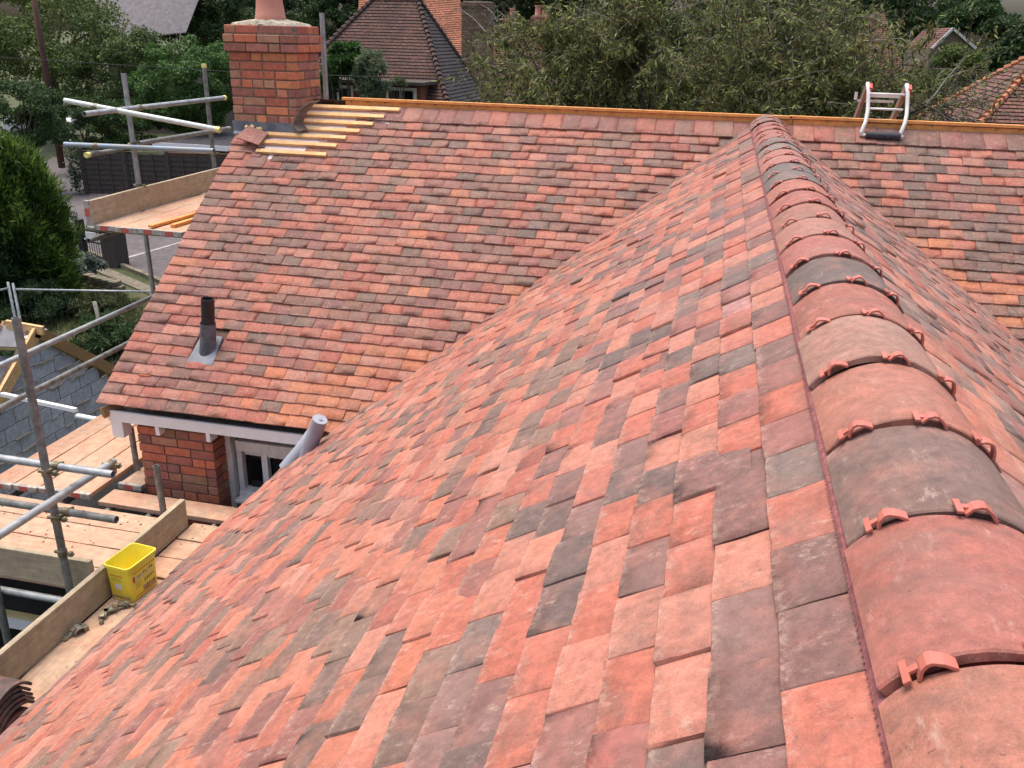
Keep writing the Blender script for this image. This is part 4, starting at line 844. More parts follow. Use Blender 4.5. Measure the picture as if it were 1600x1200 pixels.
def crown_points(c, R, nleaf, nclump, seed, flat=1.0, shell=.45, zmin=None):
    """leaf points on many overlapping clumps spread through an ellipsoid, with gaps between"""
    rg = np.random.default_rng(seed); c = np.array(c, float); R = np.array(R, float)
    d = rg.normal(size=(nclump, 3)); d /= np.linalg.norm(d, axis=1)[:, None]; rad = rg.uniform(shell, 1, (nclump, 1))**.7
    cc = c+d*R*rad*rg.uniform(.86, 1.08, (nclump, 1)); cr = R.mean()*rg.uniform(.13, .30, nclump)
    w_ = cr**2/np.sum(cr**2); idx = rg.choice(nclump, nleaf, p=w_); e = rg.normal(size=(nleaf, 3)); e /= np.linalg.norm(e, axis=1)[:, None]
    rr = rg.uniform(.25, 1, (nleaf, 1))**.45; p = cc[idx]+e*cr[idx, None]*rr*np.array([1, 1, .72])
    nn = e*.7+d[idx]*.5+np.array([0, 0, .6]); return p, nn, cc
def limbs(base, crown_c, targets, r0, m, parent, name='trunk', seed=0, n=10):
    rg = random.Random(seed); mb = MB(); b = Vector(base); c = Vector(crown_c); k = b.lerp(c, .62); k += Vector((rg.uniform(-.1, .1), rg.uniform(-.1, .1), 0))
    mb.tube([b, b.lerp(k, .5)+Vector((rg.uniform(-.08, .08), 0, 0)), k, k.lerp(c, .7)], [r0, r0*.8, r0*.62, r0*.3], 9)
    for t in targets:
        t = Vector(t); s = b.lerp(k, rg.uniform(.6, 1.0)) if rg.random() < .5 else k; mid = s.lerp(t, .5)+Vector((rg.uniform(-.2, .2), rg.uniform(-.2, .2), rg.uniform(.0, .35)))*(t-s).length*.35
        mb.tube([s, mid, t], [r0*.36, r0*.2, r0*.06], 6)
    return mb.build(name, m, parent, smooth=True)
def tree(px, row_top, row_bot, halfw, Y, nleaf, cols, label, L=.14, Wd=.08, nclump=60, seed=1, name='tree', cat='tree', group=None, droop=.2, zb=None, r0=None, twigs=12):
    top = atY(px, row_top, Y); s = ppm(top); bot = atY(px, row_bot, Y); hz = (top.z-bot.z)/2; c = Vector((top.x, Y, (top.z+bot.z)/2)); Rx = halfw/s
    root = empty(name, (c.x, Y, GZ)); tag(root, label, cat, group)
    p, nn, cc = crown_points(c, (Rx, min(Rx, 3.5+Rx*.3), hz), int(nleaf*1.5), nclump, seed)
    o = leaves('crown', p, nn, L*.72, Wd*.72, cols, M_LEAF, root, droop, seed); rg = random.Random(seed)
    ids = [rg.randrange(len(cc)) for _ in range(twigs)]
    limbs((c.x, Y, GZ), c, [cc[i] for i in ids], r0 or max(.08, Rx*.06), M_TRUNK, root, 'trunk', seed)
    return root
OL = [(.075, .11, .026), (.09, .13, .033), (.115, .15, .042), (.045, .072, .02)]
DK = [(.022, .045, .014), (.033, .062, .019), (.046, .08, .025)]
MG = [(.04, .095, .022), (.055, .12, .03), (.07, .145, .036), (.028, .062, .017)]
BT = [(.085, .16, .03), (.11, .18, .04), (.06, .12, .022)]
tree(55, -60, 150, 150, 47, 26000, OL, 'olive green tree behind the brown pole at the top left corner', .24, .13, 90, 21)
tree(170, 20, 215, 85, 43, 22000, OL+DK, 'broad tree with light green top above the dark fence panels', .2, .11, 70, 22)
tree(285, 52, 212, 75, 41, 24000, MG+BT[:1], 'rounded mid green tree immediately left of the brick chimney', .18, .1, 80, 23)
tree(330, -50, 80, 95, 62, 16000, DK, 'dark tree high up behind the left side of the chimney', .3, .16, 60, 24)
tree(20, 120, 235, 70, 32, 14000, DK+MG[:1], 'dark shrubby tree above the golden conifer at the left edge', .14, .08, 50, 25)
tree(120, 150, 245, 55, 38, 9000, DK, 'dark bushy tree between the brown pole and the fence', .14, .08, 40, 26)
tree(190, 150, 238, 55, 39.5, 9000, MG+DK, 'dark bush rising right behind the middle of the panel fence', .14, .08, 40, 28)
tree(290, 140, 214, 60, 45, 10000, DK+MG[:2], 'dark hedge tree behind the flat roofed outbuilding', .16, .09, 40, 29)
tree(1495, 66, 185, 62, 32, 13000, OL, 'olive bushy tree in front of the far gabled house', .14, .08, 50, 30)
tree(200, -90, 60, 120, 85, 14000, DK+OL[:1], 'distant dark tree beyond the grey sheet roof', .4, .22, 60, 27)
for i, (px, Y, hw, top, bot, cols, lb) in enumerate([
        (420, 74, 100, -70, 80, DK, 'dark distant tree directly behind the chimney pot'), (535, 68, 55, -60, 95, DK, 'dark distant tree between the chimney and the hipped roof'), (640, 95, 120, -90, 50, DK+OL[:1], 'distant tree showing above the old hipped roof'),
        (800, 88, 90, -60, 60, DK+MG[:1], 'bluish green distant tree behind the small chimney pots'), (930, 92, 120, -80, 70, DK+OL[:1], 'distant dark tree behind the upper left of the twiggy tree'), (1090, 88, 130, -80, 80, DK, 'distant dark tree behind the middle of the twiggy tree'),
        (1270, 92, 120, -80, 85, DK+MG[:1], 'distant tree behind the right half of the twiggy tree'), (1440, 96, 95, -60, 80, DK, 'distant dark tree above the small gabled house'), (1530, 82, 60, -8, 110, DK+MG[:1], 'deep green tree rising beside the gap of white sky'),
        (1600, 46, 60, 20, 170, DK, 'dark tree at the right edge above the hipped roof corner'), (1180, 60, 110, 60, 170, DK+OL[:1], 'dark tree low behind the round ridge end'), (930, 55, 90, 60, 170, DK+OL[:1], 'dark tree low behind the twiggy tree on the left')]):
    tree(px, top, bot, hw, Y, 15000, cols, lb, .004*Y+.06, .0022*Y+.03, 60, 40+i)
# twiggy sparse tree behind the ridge: many fine branches, long pale leaves
tw = empty('twiggy_tree', (-1.3, 15.5, GZ)); tag(tw, 'sparse twiggy tree with long pale green leaves spreading behind the orange ridge batten', 'tree')
rg = random.Random(5); mbt = MB(); mbp = MB(); LP = []; LN = []
def grow(p, d, L, r, depth):
    q = [p]; segs = 4
    for i in range(segs):
        d = (d+Vector((rg.gauss(0, .16), rg.gauss(0, .16), rg.gauss(0, .12)-(.05 if depth > 1 else -.02)))).normalized(); q.append(q[-1]+d*L/segs)
    (mbp if (depth >= 2 and rg.random() < .32) else mbt).tube(q, [r*(1-.13*i) for i in range(segs+1)], 4 if depth > 2 else 6, caps=False)
    if depth >= 3:
        for _ in range(21):
            t = rg.random(); k = min(segs-1, int(t*segs)); pp = q[k].lerp(q[k+1], t*segs-k); LP.append(pp+Vector((rg.gauss(0, .03), rg.gauss(0, .03), rg.gauss(0, .03))))
    if depth >= 4: return
    for i in range({0: 7, 1: 6, 2: 6, 3: 4}[depth]):
        k = rg.randint(1, segs); nd = (d+Vector((rg.gauss(0, .8), rg.gauss(0, .65), rg.gauss(0, .5)))).normalized(); grow(q[k].copy(), nd, L*rg.uniform(.55, .8), r*.5, depth+1)
for (x, y, lean) in ((-1.8, 15.6, (-.5, 0, .8)), (-1.2, 15.4, (.1, -.1, 1)), (-.6, 15.8, (.65, 0, .75)), (-1.3, 15.9, (-1.0, .1, .55)), (-.9, 15.3, (1.2, -.1, .5)), (.9, 15.8, (.4, 0, .6)), (-2.5, 15.6, (-.1, 0, .7)), (1.7, 16.5, (.0, 0, .8)), (-.2, 15.7, (-.05, .1, .9))):
    grow(Vector((x, y, -2.7)), Vector(lean).normalized(), 2.1, .07, 0)
mbt.tube([(-1.3, 15.6, GZ), (-1.2, 15.6, -4.2), (-1.2, 15.6, -2.6)], [.24, .2, .16], 10)
for x in (-1.8, -.6, -.9, -1.3, .9, -2.5, 1.7, -.2): mbt.tube([(-1.2, 15.6, -4.3), (x*.6-.5, 15.6, -3.3), (x, 15.6 if x != 1.7 else 16.5, -2.7)], [.12, .09, .07], 8)
mbt.build('trunk', M_TRUNK, tw, smooth=True); mbp.build('pale_branch', M_TWIG, tw, smooth=True)
LP = np.array([tuple(p) for p in LP if not ((p.x < -4.3 and rg.random() < .8) or (p.x < -3.2 and p.z > .70+.35*(p.x+4.4))  or (p.x > 2.6 and rg.random() < .7))]); print('twiggy leaves', len(LP))
leaves('crown', LP, np.zeros_like(LP)+np.array([0, -.5, .8]), .098, .024, [(.115, .145, .036), (.065, .09, .025), (.155, .185, .05), (.21, .235, .075), (.03, .045, .015), (.10, .065, .03), (.13, .12, .042)], M_LEAF, tw, .9, 77)

# conifer at the left edge: upswept feathery sprays
def conifer(c, R, H, n, cols, label, seed, name='conifer', L=.2, Wd=.035, cat='conifer'):
    rg = np.random.default_rng(seed); root = empty(name, (c[0], c[1], GZ)); tag(root, label, cat)
    ns = n//26; h = rg.random(ns)**.8; a = rg.uniform(0, 2*np.pi, ns); prof = np.clip(1-h**4.5, 0.03, 1)**.5*(1+.2*np.sin(a*5+h*9)+.12*np.sin(a*11-h*17)+rg.normal(0, .09, ns))
    base = np.stack([c[0]+R*prof*np.cos(a), c[1]+R*prof*np.sin(a), GZ+.15+h*H], 1); out = np.stack([np.cos(a), np.sin(a), .55+h*1.5], 1); out /= np.linalg.norm(out, axis=1)[:, None]
    t = rg.uniform(-1.2, 1, (ns, 26, 1)); p = base[:, None]+out[:, None]*t*.26+rg.normal(0, .04, (ns, 26, 3)); ax = (out[:, None]+rg.normal(0, .2, (ns, 26, 3))).reshape(-1, 3)
    leaves('crown', p.reshape(-1, 3), ax, L, Wd, cols, M_LEAF, root, 0, seed, axis=ax)
    mb = MB(); mb.tube([(c[0], c[1], GZ), (c[0], c[1], GZ+H*.8)], [R*.1, .03], 8); mb.build('trunk', M_TRUNK, root)
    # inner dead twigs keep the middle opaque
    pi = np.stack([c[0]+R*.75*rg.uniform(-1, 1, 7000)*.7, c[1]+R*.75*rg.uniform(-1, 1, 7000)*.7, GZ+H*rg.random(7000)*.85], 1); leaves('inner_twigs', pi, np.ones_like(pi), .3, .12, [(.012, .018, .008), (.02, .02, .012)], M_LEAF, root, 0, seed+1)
    return root
conifer((-17.6, 18.4), 1.0, 3.85, 80000, [(.08, .14, .02), (.05, .10, .018), (.13, .19, .028), (.025, .055, .014)], 'big bright green conifer with feathery sprays at the left edge', 61)
conifer((-17.4, 17.5), .55, 1.9, 14000, [(.02, .045, .016), (.03, .06, .02)], 'low dark conifer at the right foot of the big conifer', 62)
def shrub(px, py, hw, h, n, cols, label, seed, L=.09, Wd=.04, z=GZ, name='shrub', droop=-.3):
    p = atZ(px, py, z); R = hw/ppm(p); root = empty(name, p); tag(root, label, 'shrub')
    pts, nn, cc = crown_points((p.x, p.y, z+h*.48), (R, R*.8, h*.52), n, 40, seed, shell=.1)
    pts[:, 2] = np.maximum(pts[:, 2], z+.02); leaves('foliage', pts, nn, L, Wd, cols, M_LEAF, root, droop, seed)
    mb = MB()
    for k in range(7): mb.tube([p, Vector(cc[k])], [.03, .01], 5)
    mb.build('stems', M_TRUNK, root); return root
shrub(138, 440, 32, .95, 9000, [(.16, .20, .16), (.20, .25, .2), (.10, .13, .10)], 'silvery grey shrub in front of the black iron gate', 71, .08, .045)
shrub(90, 445, 34, 1.1, 8000, DK, 'dark shrub between the silvery shrub and the conifer', 72)
shrub(170, 555, 60, .9, 15000, [(.025, .055, .018), (.04, .08, .025), (.055, .095, .03)], 'spreading dark green shrub behind the bare rafter', 73, .14, .03)
shrub(60, 500, 70, 1.0, 14000, [(.022, .045, .016), (.035, .065, .022)], 'wide dark shrub below the wire fence at far left', 74, .12, .03)
shrub(150, 495, 55, .55, 9000, [(.05, .07, .022), (.03, .05, .018), (.08, .085, .03)], 'low straggly shrub in the middle of the garden', 75, .12, .025)
shrub(215, 530, 40, .5, 7000, [(.07, .09, .03), (.05, .07, .022), (.10, .10, .045)], 'yellowish tussock bush close to the tiled verge', 76, .16, .02)
shrub(10, 590, 60, .9, 9000, [(.025, .055, .018), (.04, .08, .025)], 'dark bush left of the block gable', 79, .12, .03)
shrub(560, 150, 32, 3.6, 13000, [(.13, .17, .09), (.10, .15, .06), (.17, .2, .13)], 'tall grey green bush growing up between the two dormer windows', 77, .12, .03, name='shrub') if False else None
def grass_tufts():
    rg = np.random.default_rng(3); n = 60000; x = rg.uniform(-22, -9, n); y = rg.uniform(11, 22.5, n); k = (y < 22-.35*(x+22)) ; x, y = x[k], y[k]
    p = np.stack([x, y, np.full(len(x), GZ)], 1); a = np.zeros_like(p)+np.array([0, 0, 1.])
    o = leaves('grass', p, a, .2, .012, [(.05, .075, .02), (.09, .10, .035), (.14, .13, .06), (.035, .055, .016)], M_LEAF, None, 0, 9, axis=a); tag(o, 'rough grass between the garden shrubs', 'grass', kind='stuff')
grass_tufts()

# ------------------------------------------------------------------ garden fence, gate, poles, car, outbuilding
def panel_fence(a, b, npan, h, label):
    a, b = Vector(a), Vector(b); root = empty('panel_fence', a); tag(root, label, 'fence'); d = (b-a)/npan
    for i in range(npan):
        p, q = a+d*i, a+d*(i+1); mb = MB(); rows = 16
        for r in range(rows):
            z = GZ+.1+(h-.15)*r/rows; mb.bar(p+Vector((0, 0, z-GZ))+Vector((0, (.012 if r % 2 else -.012), 0)), q+Vector((0, 0, z-GZ))+Vector((0, (.012 if r % 2 else -.012), 0)), .02, (h-.15)/rows*1.12)
        for t in (0.05, .35, .65, .95): m_ = p.lerp(q, t); n_ = Vector((d.y, -d.x, 0)).normalized()*.03; mb.box(m_+n_+Vector((0, 0, h/2)), (.05, .05, h-.1))
        mb.build('fence_panel', M_FENCE, root)
        mb = MB(); mb.bar(p+Vector((0, 0, h+.01)), q+Vector((0, 0, h+.01)), .06, .03); mb.build('capping', M_STONE, root)
        mb = MB(); mb.box(p+Vector((0, 0, h/2+.05)), (.13, .13, h+.12)); mb.build('fence_post', M_FENCE, root)
    return root
fa = atZ(136, 304, GZ); fb_ = fa+(Vector((-19.2, 35.0, GZ))-fa)
panel_fence((fa.x, fa.y, GZ), (-19.6, 34.4, GZ), 4, 1.85, 'dark weathered panel fence beyond the scaffold tubes')
p = fa+Vector((-.35, 0, 0)); root = empty('ivy', p); tag(root, 'pale variegated ivy climbing the left end of the dark fence', 'climber')
pts = np.random.default_rng(8).normal(size=(900, 3))*np.array([.12, .1, .55])+np.array([p.x, p.y, GZ+1.0]); leaves('foliage', pts, np.ones_like(pts), .12, .1, [(.3, .32, .25), (.05, .08, .03), (.05, .08, .03)], M_LEAF, root, .3, 8)
# gate
def iron_gate():
    pts = [atZ(105, 400, GZ), atZ(133, 404, GZ), atZ(176, 414, GZ)]; root = empty('iron_gate', pts[0]); tag(root, 'black iron railing gate with a white sign beside the driveway', 'gate')
    for i in range(2):
        a, b = pts[i], pts[i+1]; n = 9 if i == 0 else 10; hh_ = 1.35 if i == 0 else 1.0; mb = MB()
        a = a.lerp(b, .08); b = a.lerp(b, .93)
        for k in range(n+1): q = a.lerp(b, k/n); mb.tube([q+Vector((0, 0, .12)), q+Vector((0, 0, hh_+.05))], .011, 5); mb.tube([q+Vector((0, 0, hh_+.05)), q+Vector((0, 0, hh_+.13))], [.022, .002], 5)
        for z in (.15, .6, hh_-.05): mb.bar(a+Vector((0, 0, z)), b+Vector((0, 0, z)), .03, .045)
        mb.build('railing_panel', M_IRON, root)
    for i, q in enumerate(pts[:2]): mb = MB(); mb.box(q+Vector((0, 0, .62)), (.2, .2, 1.25)); mb.build('gate_post', M_IRON, root, bevel=.01)
    mb = MB(); mb.bar(pts[0]+Vector((.2, -.05, .72)), pts[1]+Vector((.35, -.05, .60)), .04, .07); mb.build('white_rail', M_WHITE, root)
    mb = MB(); q = pts[1].lerp(pts[2], .42)+Vector((0, -.07, .78)); mb.box(q, (.36, .02, .28)); mb.build('sign', M_WHITE, root)
    return root
iron_gate()
q = atZ(183, 415, GZ); pr_ = empty('gate_pier', q); tag(pr_, 'dark square gate pier with a pitched cap right of the iron gate', 'pier')
mb = MB(); mb.box(q+Vector((0, 0, .6)), (.5, .55, 1.2)); mb.build('shaft', M_FENCE, pr_, bevel=.01)
mb = MB(); mb.box(q+Vector((0, 0, 1.23)), (.6, .65, .07)); mb.add([q+Vector((x, y, z)) for x, y, z in ((-.28, -.3, 1.265), (.28, -.3, 1.265), (.28, .3, 1.265), (-.28, .3, 1.265), (0, -.3, 1.36), (0, .3, 1.36))], [(0, 1, 4), (1, 2, 5, 4), (2, 3, 5), (3, 0, 4, 5), (3, 2, 1, 0)]); mb.build('cap', M_STONE, pr_)
q = atZ(166, 452, GZ); mb = MB()
for i in range(5):
    for j in range(3): mb.box(q+Vector((i*.28-.5+.1*(j % 2), i*-.1, .08+j*.13)), (.27, .25, .12), Matrix.Rotation(random.uniform(-.05, .05), 3, 'Z'))
tag(mb.build('stone_wall', M_STONE, None, bevel=.02), 'short mossy stone garden wall beside the silvery shrub', 'garden wall')
def mesh_fence(A, B, Hh, n, label):
    A, B = Vector(A), Vector(B); root = empty('wire_fence', A); tag(root, label, 'fence')
    mb = MB(); mb.tube([A+Vector((0, 0, Hh)), B+Vector((0, 0, Hh))], .021, 8); mb.tube([A+Vector((0, 0, .2)), B+Vector((0, 0, .2))], .018, 6); mb.build('rail', M_GALV, root, smooth=True)
    for k in range(n+1): q = A.lerp(B, k/n); mb = MB(); mb.tube([q, q+Vector((0, 0, Hh+.12))], .024, 8); mb.build('fence_post', M_GALV, root, smooth=True)
    mb = MB(); k = int((B-A).length/.12)
    for i in range(k): q = A.lerp(B, i/k); mb.tube([q+Vector((0, 0, .2)), q+Vector((0, 0, Hh))], .0011, 3, caps=False)
    mb.build('wire_mesh', M_GALV_D, root)
a, b = atZ(22, 452, GZ+2.0), atZ(246, 456, GZ+2.0); mesh_fence((a.x, a.y, GZ), (b.x, b.y, GZ), 2.0, 1, 'temporary wire fence panel with thin grey rail across the garden')
a, b = atZ(-160, 490, GZ+2.0), atZ(14, 450, GZ+2.0); mesh_fence((a.x, a.y, GZ), (b.x, b.y, GZ), 2.0, 1, 'temporary wire fence panel running out of the left edge')
q = atZ(104, 450, GZ); mb = MB(); mb.tube([q, q+Vector((0, 0, 1.65))], .045, 10); mb.tube([q+Vector((0, 0, .9)), q+Vector((0, 0, .95))], .055, 10); tag(mb.build('metal_post', M_GALV, None, smooth=True), 'galvanised post standing between the conifer and the silvery shrub', 'post')
q = atZ(168, 560, GZ); mb = MB(); mb.tube([q, q+Vector((-.1, 0, 1.3))], .04, 8); tag(mb.build('wooden_stake', M_TWIG, None, smooth=True), 'slim grey wooden stake behind the rafters in the garden', 'stake')
q = atZ(97, 262, GZ); up_ = empty('utility_pole', (q.x, q.y, GZ)); tag(up_, 'tall reddish brown utility pole at the upper left', 'utility pole')
mb = MB(); mb.tube([(q.x, q.y, GZ), (q.x, q.y, GZ+11)], [.17, .12], 12); mb.build('pole', M_POLE, up_, smooth=True); mb = MB(); mb.tube([(q.x+.15, q.y-.1, GZ+1.5), (q.x+.15, q.y-.1, GZ+1.56)], .05, 8); mb.build('step_bolt', M_GALV, up_)
pts = [atY(x, y, 26) for x, y in ((-200, 78), (0, 89), (180, 101), (360, 112), (560, 119), (760, 124), (1000, 132), (1600, 128))]; mb = MB(); mb.tube(pts, .012, 6); tag(mb.build('overhead_cable', M_CABLE), 'thin black overhead cable running behind the chimney', 'cable')
# car
q = atZ(70, 212, GZ); car = empty('parked_car', q); car.rotation_euler = (0, 0, math.radians(200)); tag(car, 'white car parked under the trees behind the brown pole', 'car')
bm = bmesh.new(); prof = [(-2.15, .35), (-2.2, .75), (-2.05, 1.0), (-1.1, 1.12), (-.5, 1.62), (1.5, 1.66), (2.1, 1.1), (2.2, .7), (2.15, .35)]
vv = [[bm.verts.new((x, y, z)) for x, z in prof] for y in (-.88, .88)]
for s_ in vv:
    for v_ in s_:
        if v_.co.z > 1.2: v_.co.y *= .82
bm.faces.new(vv[0]); bm.faces.new(vv[1][::-1])
for i in range(len(prof)): j = (i+1) % len(prof); bm.faces.new((vv[0][i], vv[0][j], vv[1][j], vv[1][i]))
bmesh.ops.recalc_face_normals(bm, faces=bm.faces); me = bpy.data.meshes.new('body'); bm.to_mesh(me); bm.free(); o = obj('body', me, M_CAR, car, local=True); mo = o.modifiers.new('bevel', 'BEVEL'); mo.width = .08; mo.segments = 3
mb = MB()
for s_ in (-1, 1): mb.add([(-.9, s_*.83, 1.13), (1.75, s_*.83, 1.13), (1.35, s_*.76, 1.55), (-.45, s_*.76, 1.55)], [(0, 1, 2, 3)])
mb.add([(-1.12, -.7, 1.16), (-1.12, .7, 1.16), (-.56, .62, 1.58), (-.56, -.62, 1.58)], [(0, 1, 2, 3)]); obj('windows', mb.mesh('windows'), M_GLASS, car, local=True)
for x in (-1.35, 1.35):
    for y in (-.86, .86):
        mb = MB(); mb.tube([(x, y-.12, .34), (x, y+.12, .34)], .34, 20); wv = obj('wheel', mb.mesh('wheel'), M_TYRE, car, local=True); mb = MB(); mb.tube([(x, y-.13, .34), (x, y+.13, .34)], .2, 12); obj('hub', mb.mesh('hub'), M_GALV, wv, local=True)
for y in (-.6, .6): mb = MB(); mb.box((-2.17, y, .82), (.08, .35, .16)); obj('headlight', mb.mesh('headlight'), M_PALE, car, local=True)
# brick outbuilding with flat roof
OY = 37; q = atY(300, 228, OY); ob = empty('outbuilding', (q.x, OY, GZ)); tag(ob, 'low brick outbuilding with flat grey roof and white framed window beyond the fence', 'outbuilding')
ztop = q.z; x0, x1 = atY(255, 228, OY).x, atY(395, 228, OY).x; mb = MB(); mb.box(((x0+x1)/2, OY+2.5, (ztop+GZ)/2), (x1-x0, 5, ztop-GZ), None, (.20, .075, .05, .5)); mb.build('wall', M_BRICK, ob, colors=True)
mb = MB(); mb.box(((x0+x1)/2, OY+2.4, ztop+.06), (x1-x0+.5, 5.6, .12)); mb.build('roof', M_MEMB, ob); mb = MB(); mb.box(((x0+x1)/2, OY-.42, ztop+.02), (x1-x0+.55, .04, .22)); mb.build('fascia', M_WHITE, ob)
wx0, wx1 = atY(283, 255, OY).x, atY(340, 255, OY).x; wz0, wz1 = atY(300, 268, OY).z, atY(300, 251, OY).z
mb = MB(); mb.box(((wx0+wx1)/2, OY-.02, (wz0+wz1)/2), (wx1-wx0, .06, wz1-wz0)); fr_ = mb.build('window', M_WHITE, ob)
mb = MB(); k = 3; ww = (wx1-wx0)/k
for i in range(k): mb.box((wx0+ww*(i+.5), OY-.055, (wz0+wz1)/2), (ww-.12, .02, wz1-wz0-.14))
mb.build('pane', M_FARGREY, fr_).location = (0, 0, 0)

# ------------------------------------------------------------------ neighbouring houses
def roof_face(mb, bl, br, tr, tl, course=.13, lift=.02):
    bl, br, tr, tl = (Vector(p) for p in (bl, br, tr, tl)); nrm = (br-bl).cross(tl-bl).normalized(); H = ((tl+tr)/2-(bl+br)/2).length; n = max(2, int(H/course)); U = (br-bl).normalized()
    for i in range(n):
        a, b = i/n, (i+1)/n; p0, p1, p2, p3 = bl.lerp(tl, a)+nrm*lift, br.lerp(tr, a)+nrm*lift, br.lerp(tr, b), bl.lerp(tl, b); base = len(mb.v)
        mb.add([p0, p1, p2, p3, p0-nrm*lift, p1-nrm*lift], [(0, 1, 2, 3), (4, 5, 1, 0)])
        off = (i % 2)*.095
        for k, (pp, v) in enumerate(((p0, i*.13), (p1, i*.13), (p2, (i+1)*.13), (p3, (i+1)*.13), (p0, i*.13), (p1, i*.13))): mb.uv[base+k] = ((pp-bl).dot(U)+0*off, v)
def build_roof(mb, m, parent, name='roof'):
    me = bpy.data.meshes.new(name); me.from_pydata(mb.v, [], mb.f); uvl = me.uv_layers.new(name='UVMap')
    for l in me.loops: uvl.data[l.index].uv = mb.uv.get(l.vertex_index, (0, 0))
    me.update(); return obj(name, me, m, parent)
def hip_line(parent, a, b, m, r=.10):
    a, b = Vector(a), Vector(b); n = max(2, int((b-a).length/.2)); mb = MB()
    for i in range(n): p, q = a.lerp(b, i/n), a.lerp(b, (i+1.15)/n); mb.tube([p+Vector((0, 0, .045)), q+Vector((0, 0, -.0))], [r, r*.7], 7)
    return mb.build('hip_tiles', m, parent)
def chimney(root, c, sx, sy, z0_, z1_, pots, pal=BP2, name='chimney'):
    mb = MB(); z = z0_; mb2 = MB(); mb2.box((c[0], c[1], (z0_+z1_)/2), (sx-.02, sy-.02, z1_-z0_))
    bricks(mb, (c[0]-sx/2, c[1]-sy/2, z0_), (1, 0, 0), (0, -1, 0), sx, z1_-z0_-.2, pal, 0, .1, .215, .068, .014); bricks(mb, (c[0]+sx/2, c[1]-sy/2+.1, z0_), (0, 1, 0), (1, 0, 0), sy-.1, z1_-z0_-.2, pal, 1, .1, .215, .068, .014)
    for i, e_ in enumerate((.04, .07, .04)): bricks(mb, (c[0]-sx/2-e_, c[1]-sy/2-e_, z1_-.22+.08*i), (1, 0, 0), (0, -1, 0), sx+2*e_, .068, pal, i, sy+2*e_, .215, .068, .014)
    o = mb.build(name, M_BRICK, root, colors=True); mo = mb2.build('core', M_MORT_D, None); mo.parent = o
    for dx in pots:
        mb = MB(); mb.tube([(c[0]+dx, c[1], z1_), (c[0]+dx, c[1], z1_+.06), (c[0]+dx, c[1], z1_+.42), (c[0]+dx, c[1], z1_+.43), (c[0]+dx, c[1], z1_+.50)], [.16, .14, .12, .15, .15], 14); mb.build('chimney_pot', M_TERRA, None, smooth=True, angle=40).parent = o
    mb = MB(); mb.box((c[0], c[1], z1_+.02), (sx*.9, sy*.9, .08)); mb.build('flaunching', M_MORTAR, None).parent = o
    return o
# house with the old hipped roof and dormers
HY = 30; E = -1.75; hs = empty('hipped_house', (-11.5, HY+3, GZ)); tag(hs, 'house with old dark hipped tile roof and dormer windows behind the chimney', 'house')
lx, rx = -15.9, -9.45; HB = HY+4.6; ap0, ap1 = atY(585, -10, HY+2.1), atY(652, -2, HY+2.1); az = ap1.z
mb = MB(); roof_face(mb, (lx, HY-.5, E), (rx, HY-.5, E), (ap1.x, HY+2.1, az), (ap0.x, HY+2.1, az)); build_roof(mb, M_FR1, hs)['label'] = 'dark red front slope'
mb = MB(); roof_face(mb, (rx, HY-.5, E), (rx, HB, E), (ap1.x, HY+2.2, az), (ap1.x, HY+2.1, az)); build_roof(mb, M_FR4, hs)['label'] = 'blackish side slope'
mb = MB(); roof_face(mb, (lx, HB, E), (lx, HY-.5, E), (ap0.x, HY+2.1, az), (ap0.x, HY+2.2, az)); roof_face(mb, (rx, HB, E), (lx, HB, E), (ap0.x, HY+2.2, az), (ap1.x, HY+2.2, az)); build_roof(mb, M_FR1, hs)
M_HIPD = simple('dark_hip_tile', (.045, .03, .028), (.10, .055, .045), 5, .9); hip_line(hs, (rx, HY-.5, E), (ap1.x, HY+2.1, az), M_HIPD); hip_line(hs, (lx, HY-.5, E), (ap0.x, HY+2.1, az), M_HIPD); hip_line(hs, (ap0.x, HY+2.1, az), (ap1.x, HY+2.1, az), M_HIPD); hip_line(hs, (rx, HB, E), (ap1.x, HY+2.2, az), M_HIPD)
mb = MB(); mb.box(((lx+rx)/2, HY+2.05, (GZ+E)/2), (rx-lx-.6, 4.5, E-GZ), None, (.2, .08, .06, .3)); mb.build('wall', M_BRICK, hs, colors=True)
for (pa, pb, ra, rb) in ((603, 650, 136, 162), (505, 552, 132, 168)):
    y = HY-1.0; a, b = atY(pa, ra, y), atY(pb, rb+6, y); mb = MB(); cxm, czm = (a.x+b.x)/2, (a.z+b.z)/2; wd, ht = b.x-a.x, a.z-b.z
    mb.box((cxm, y+1.2, czm-.3), (wd+.3, 2.2, ht+.7), None, (.22, .08, .05, .4)); dm = mb.build('dormer', M_BRICK, hs, colors=True)
    mb = MB(); mb.box((cxm, y+.9, a.z+.16), (wd+.9, 2.9, .10)); mb.build('flat_roof', M_FENCE, None).parent = dm
    mb = MB(); mb.box((cxm, y+.05, czm), (wd, .08, ht)); fo = mb.build('window', M_WHITE, hs)
    mb = MB()
    for i in (0, 1): mb.box((a.x+wd*(.27+.46*i), y-.005, czm-.02), (wd*.36, .03, ht-.16))
    mb.build('pane', M_GLASS, None).parent = fo
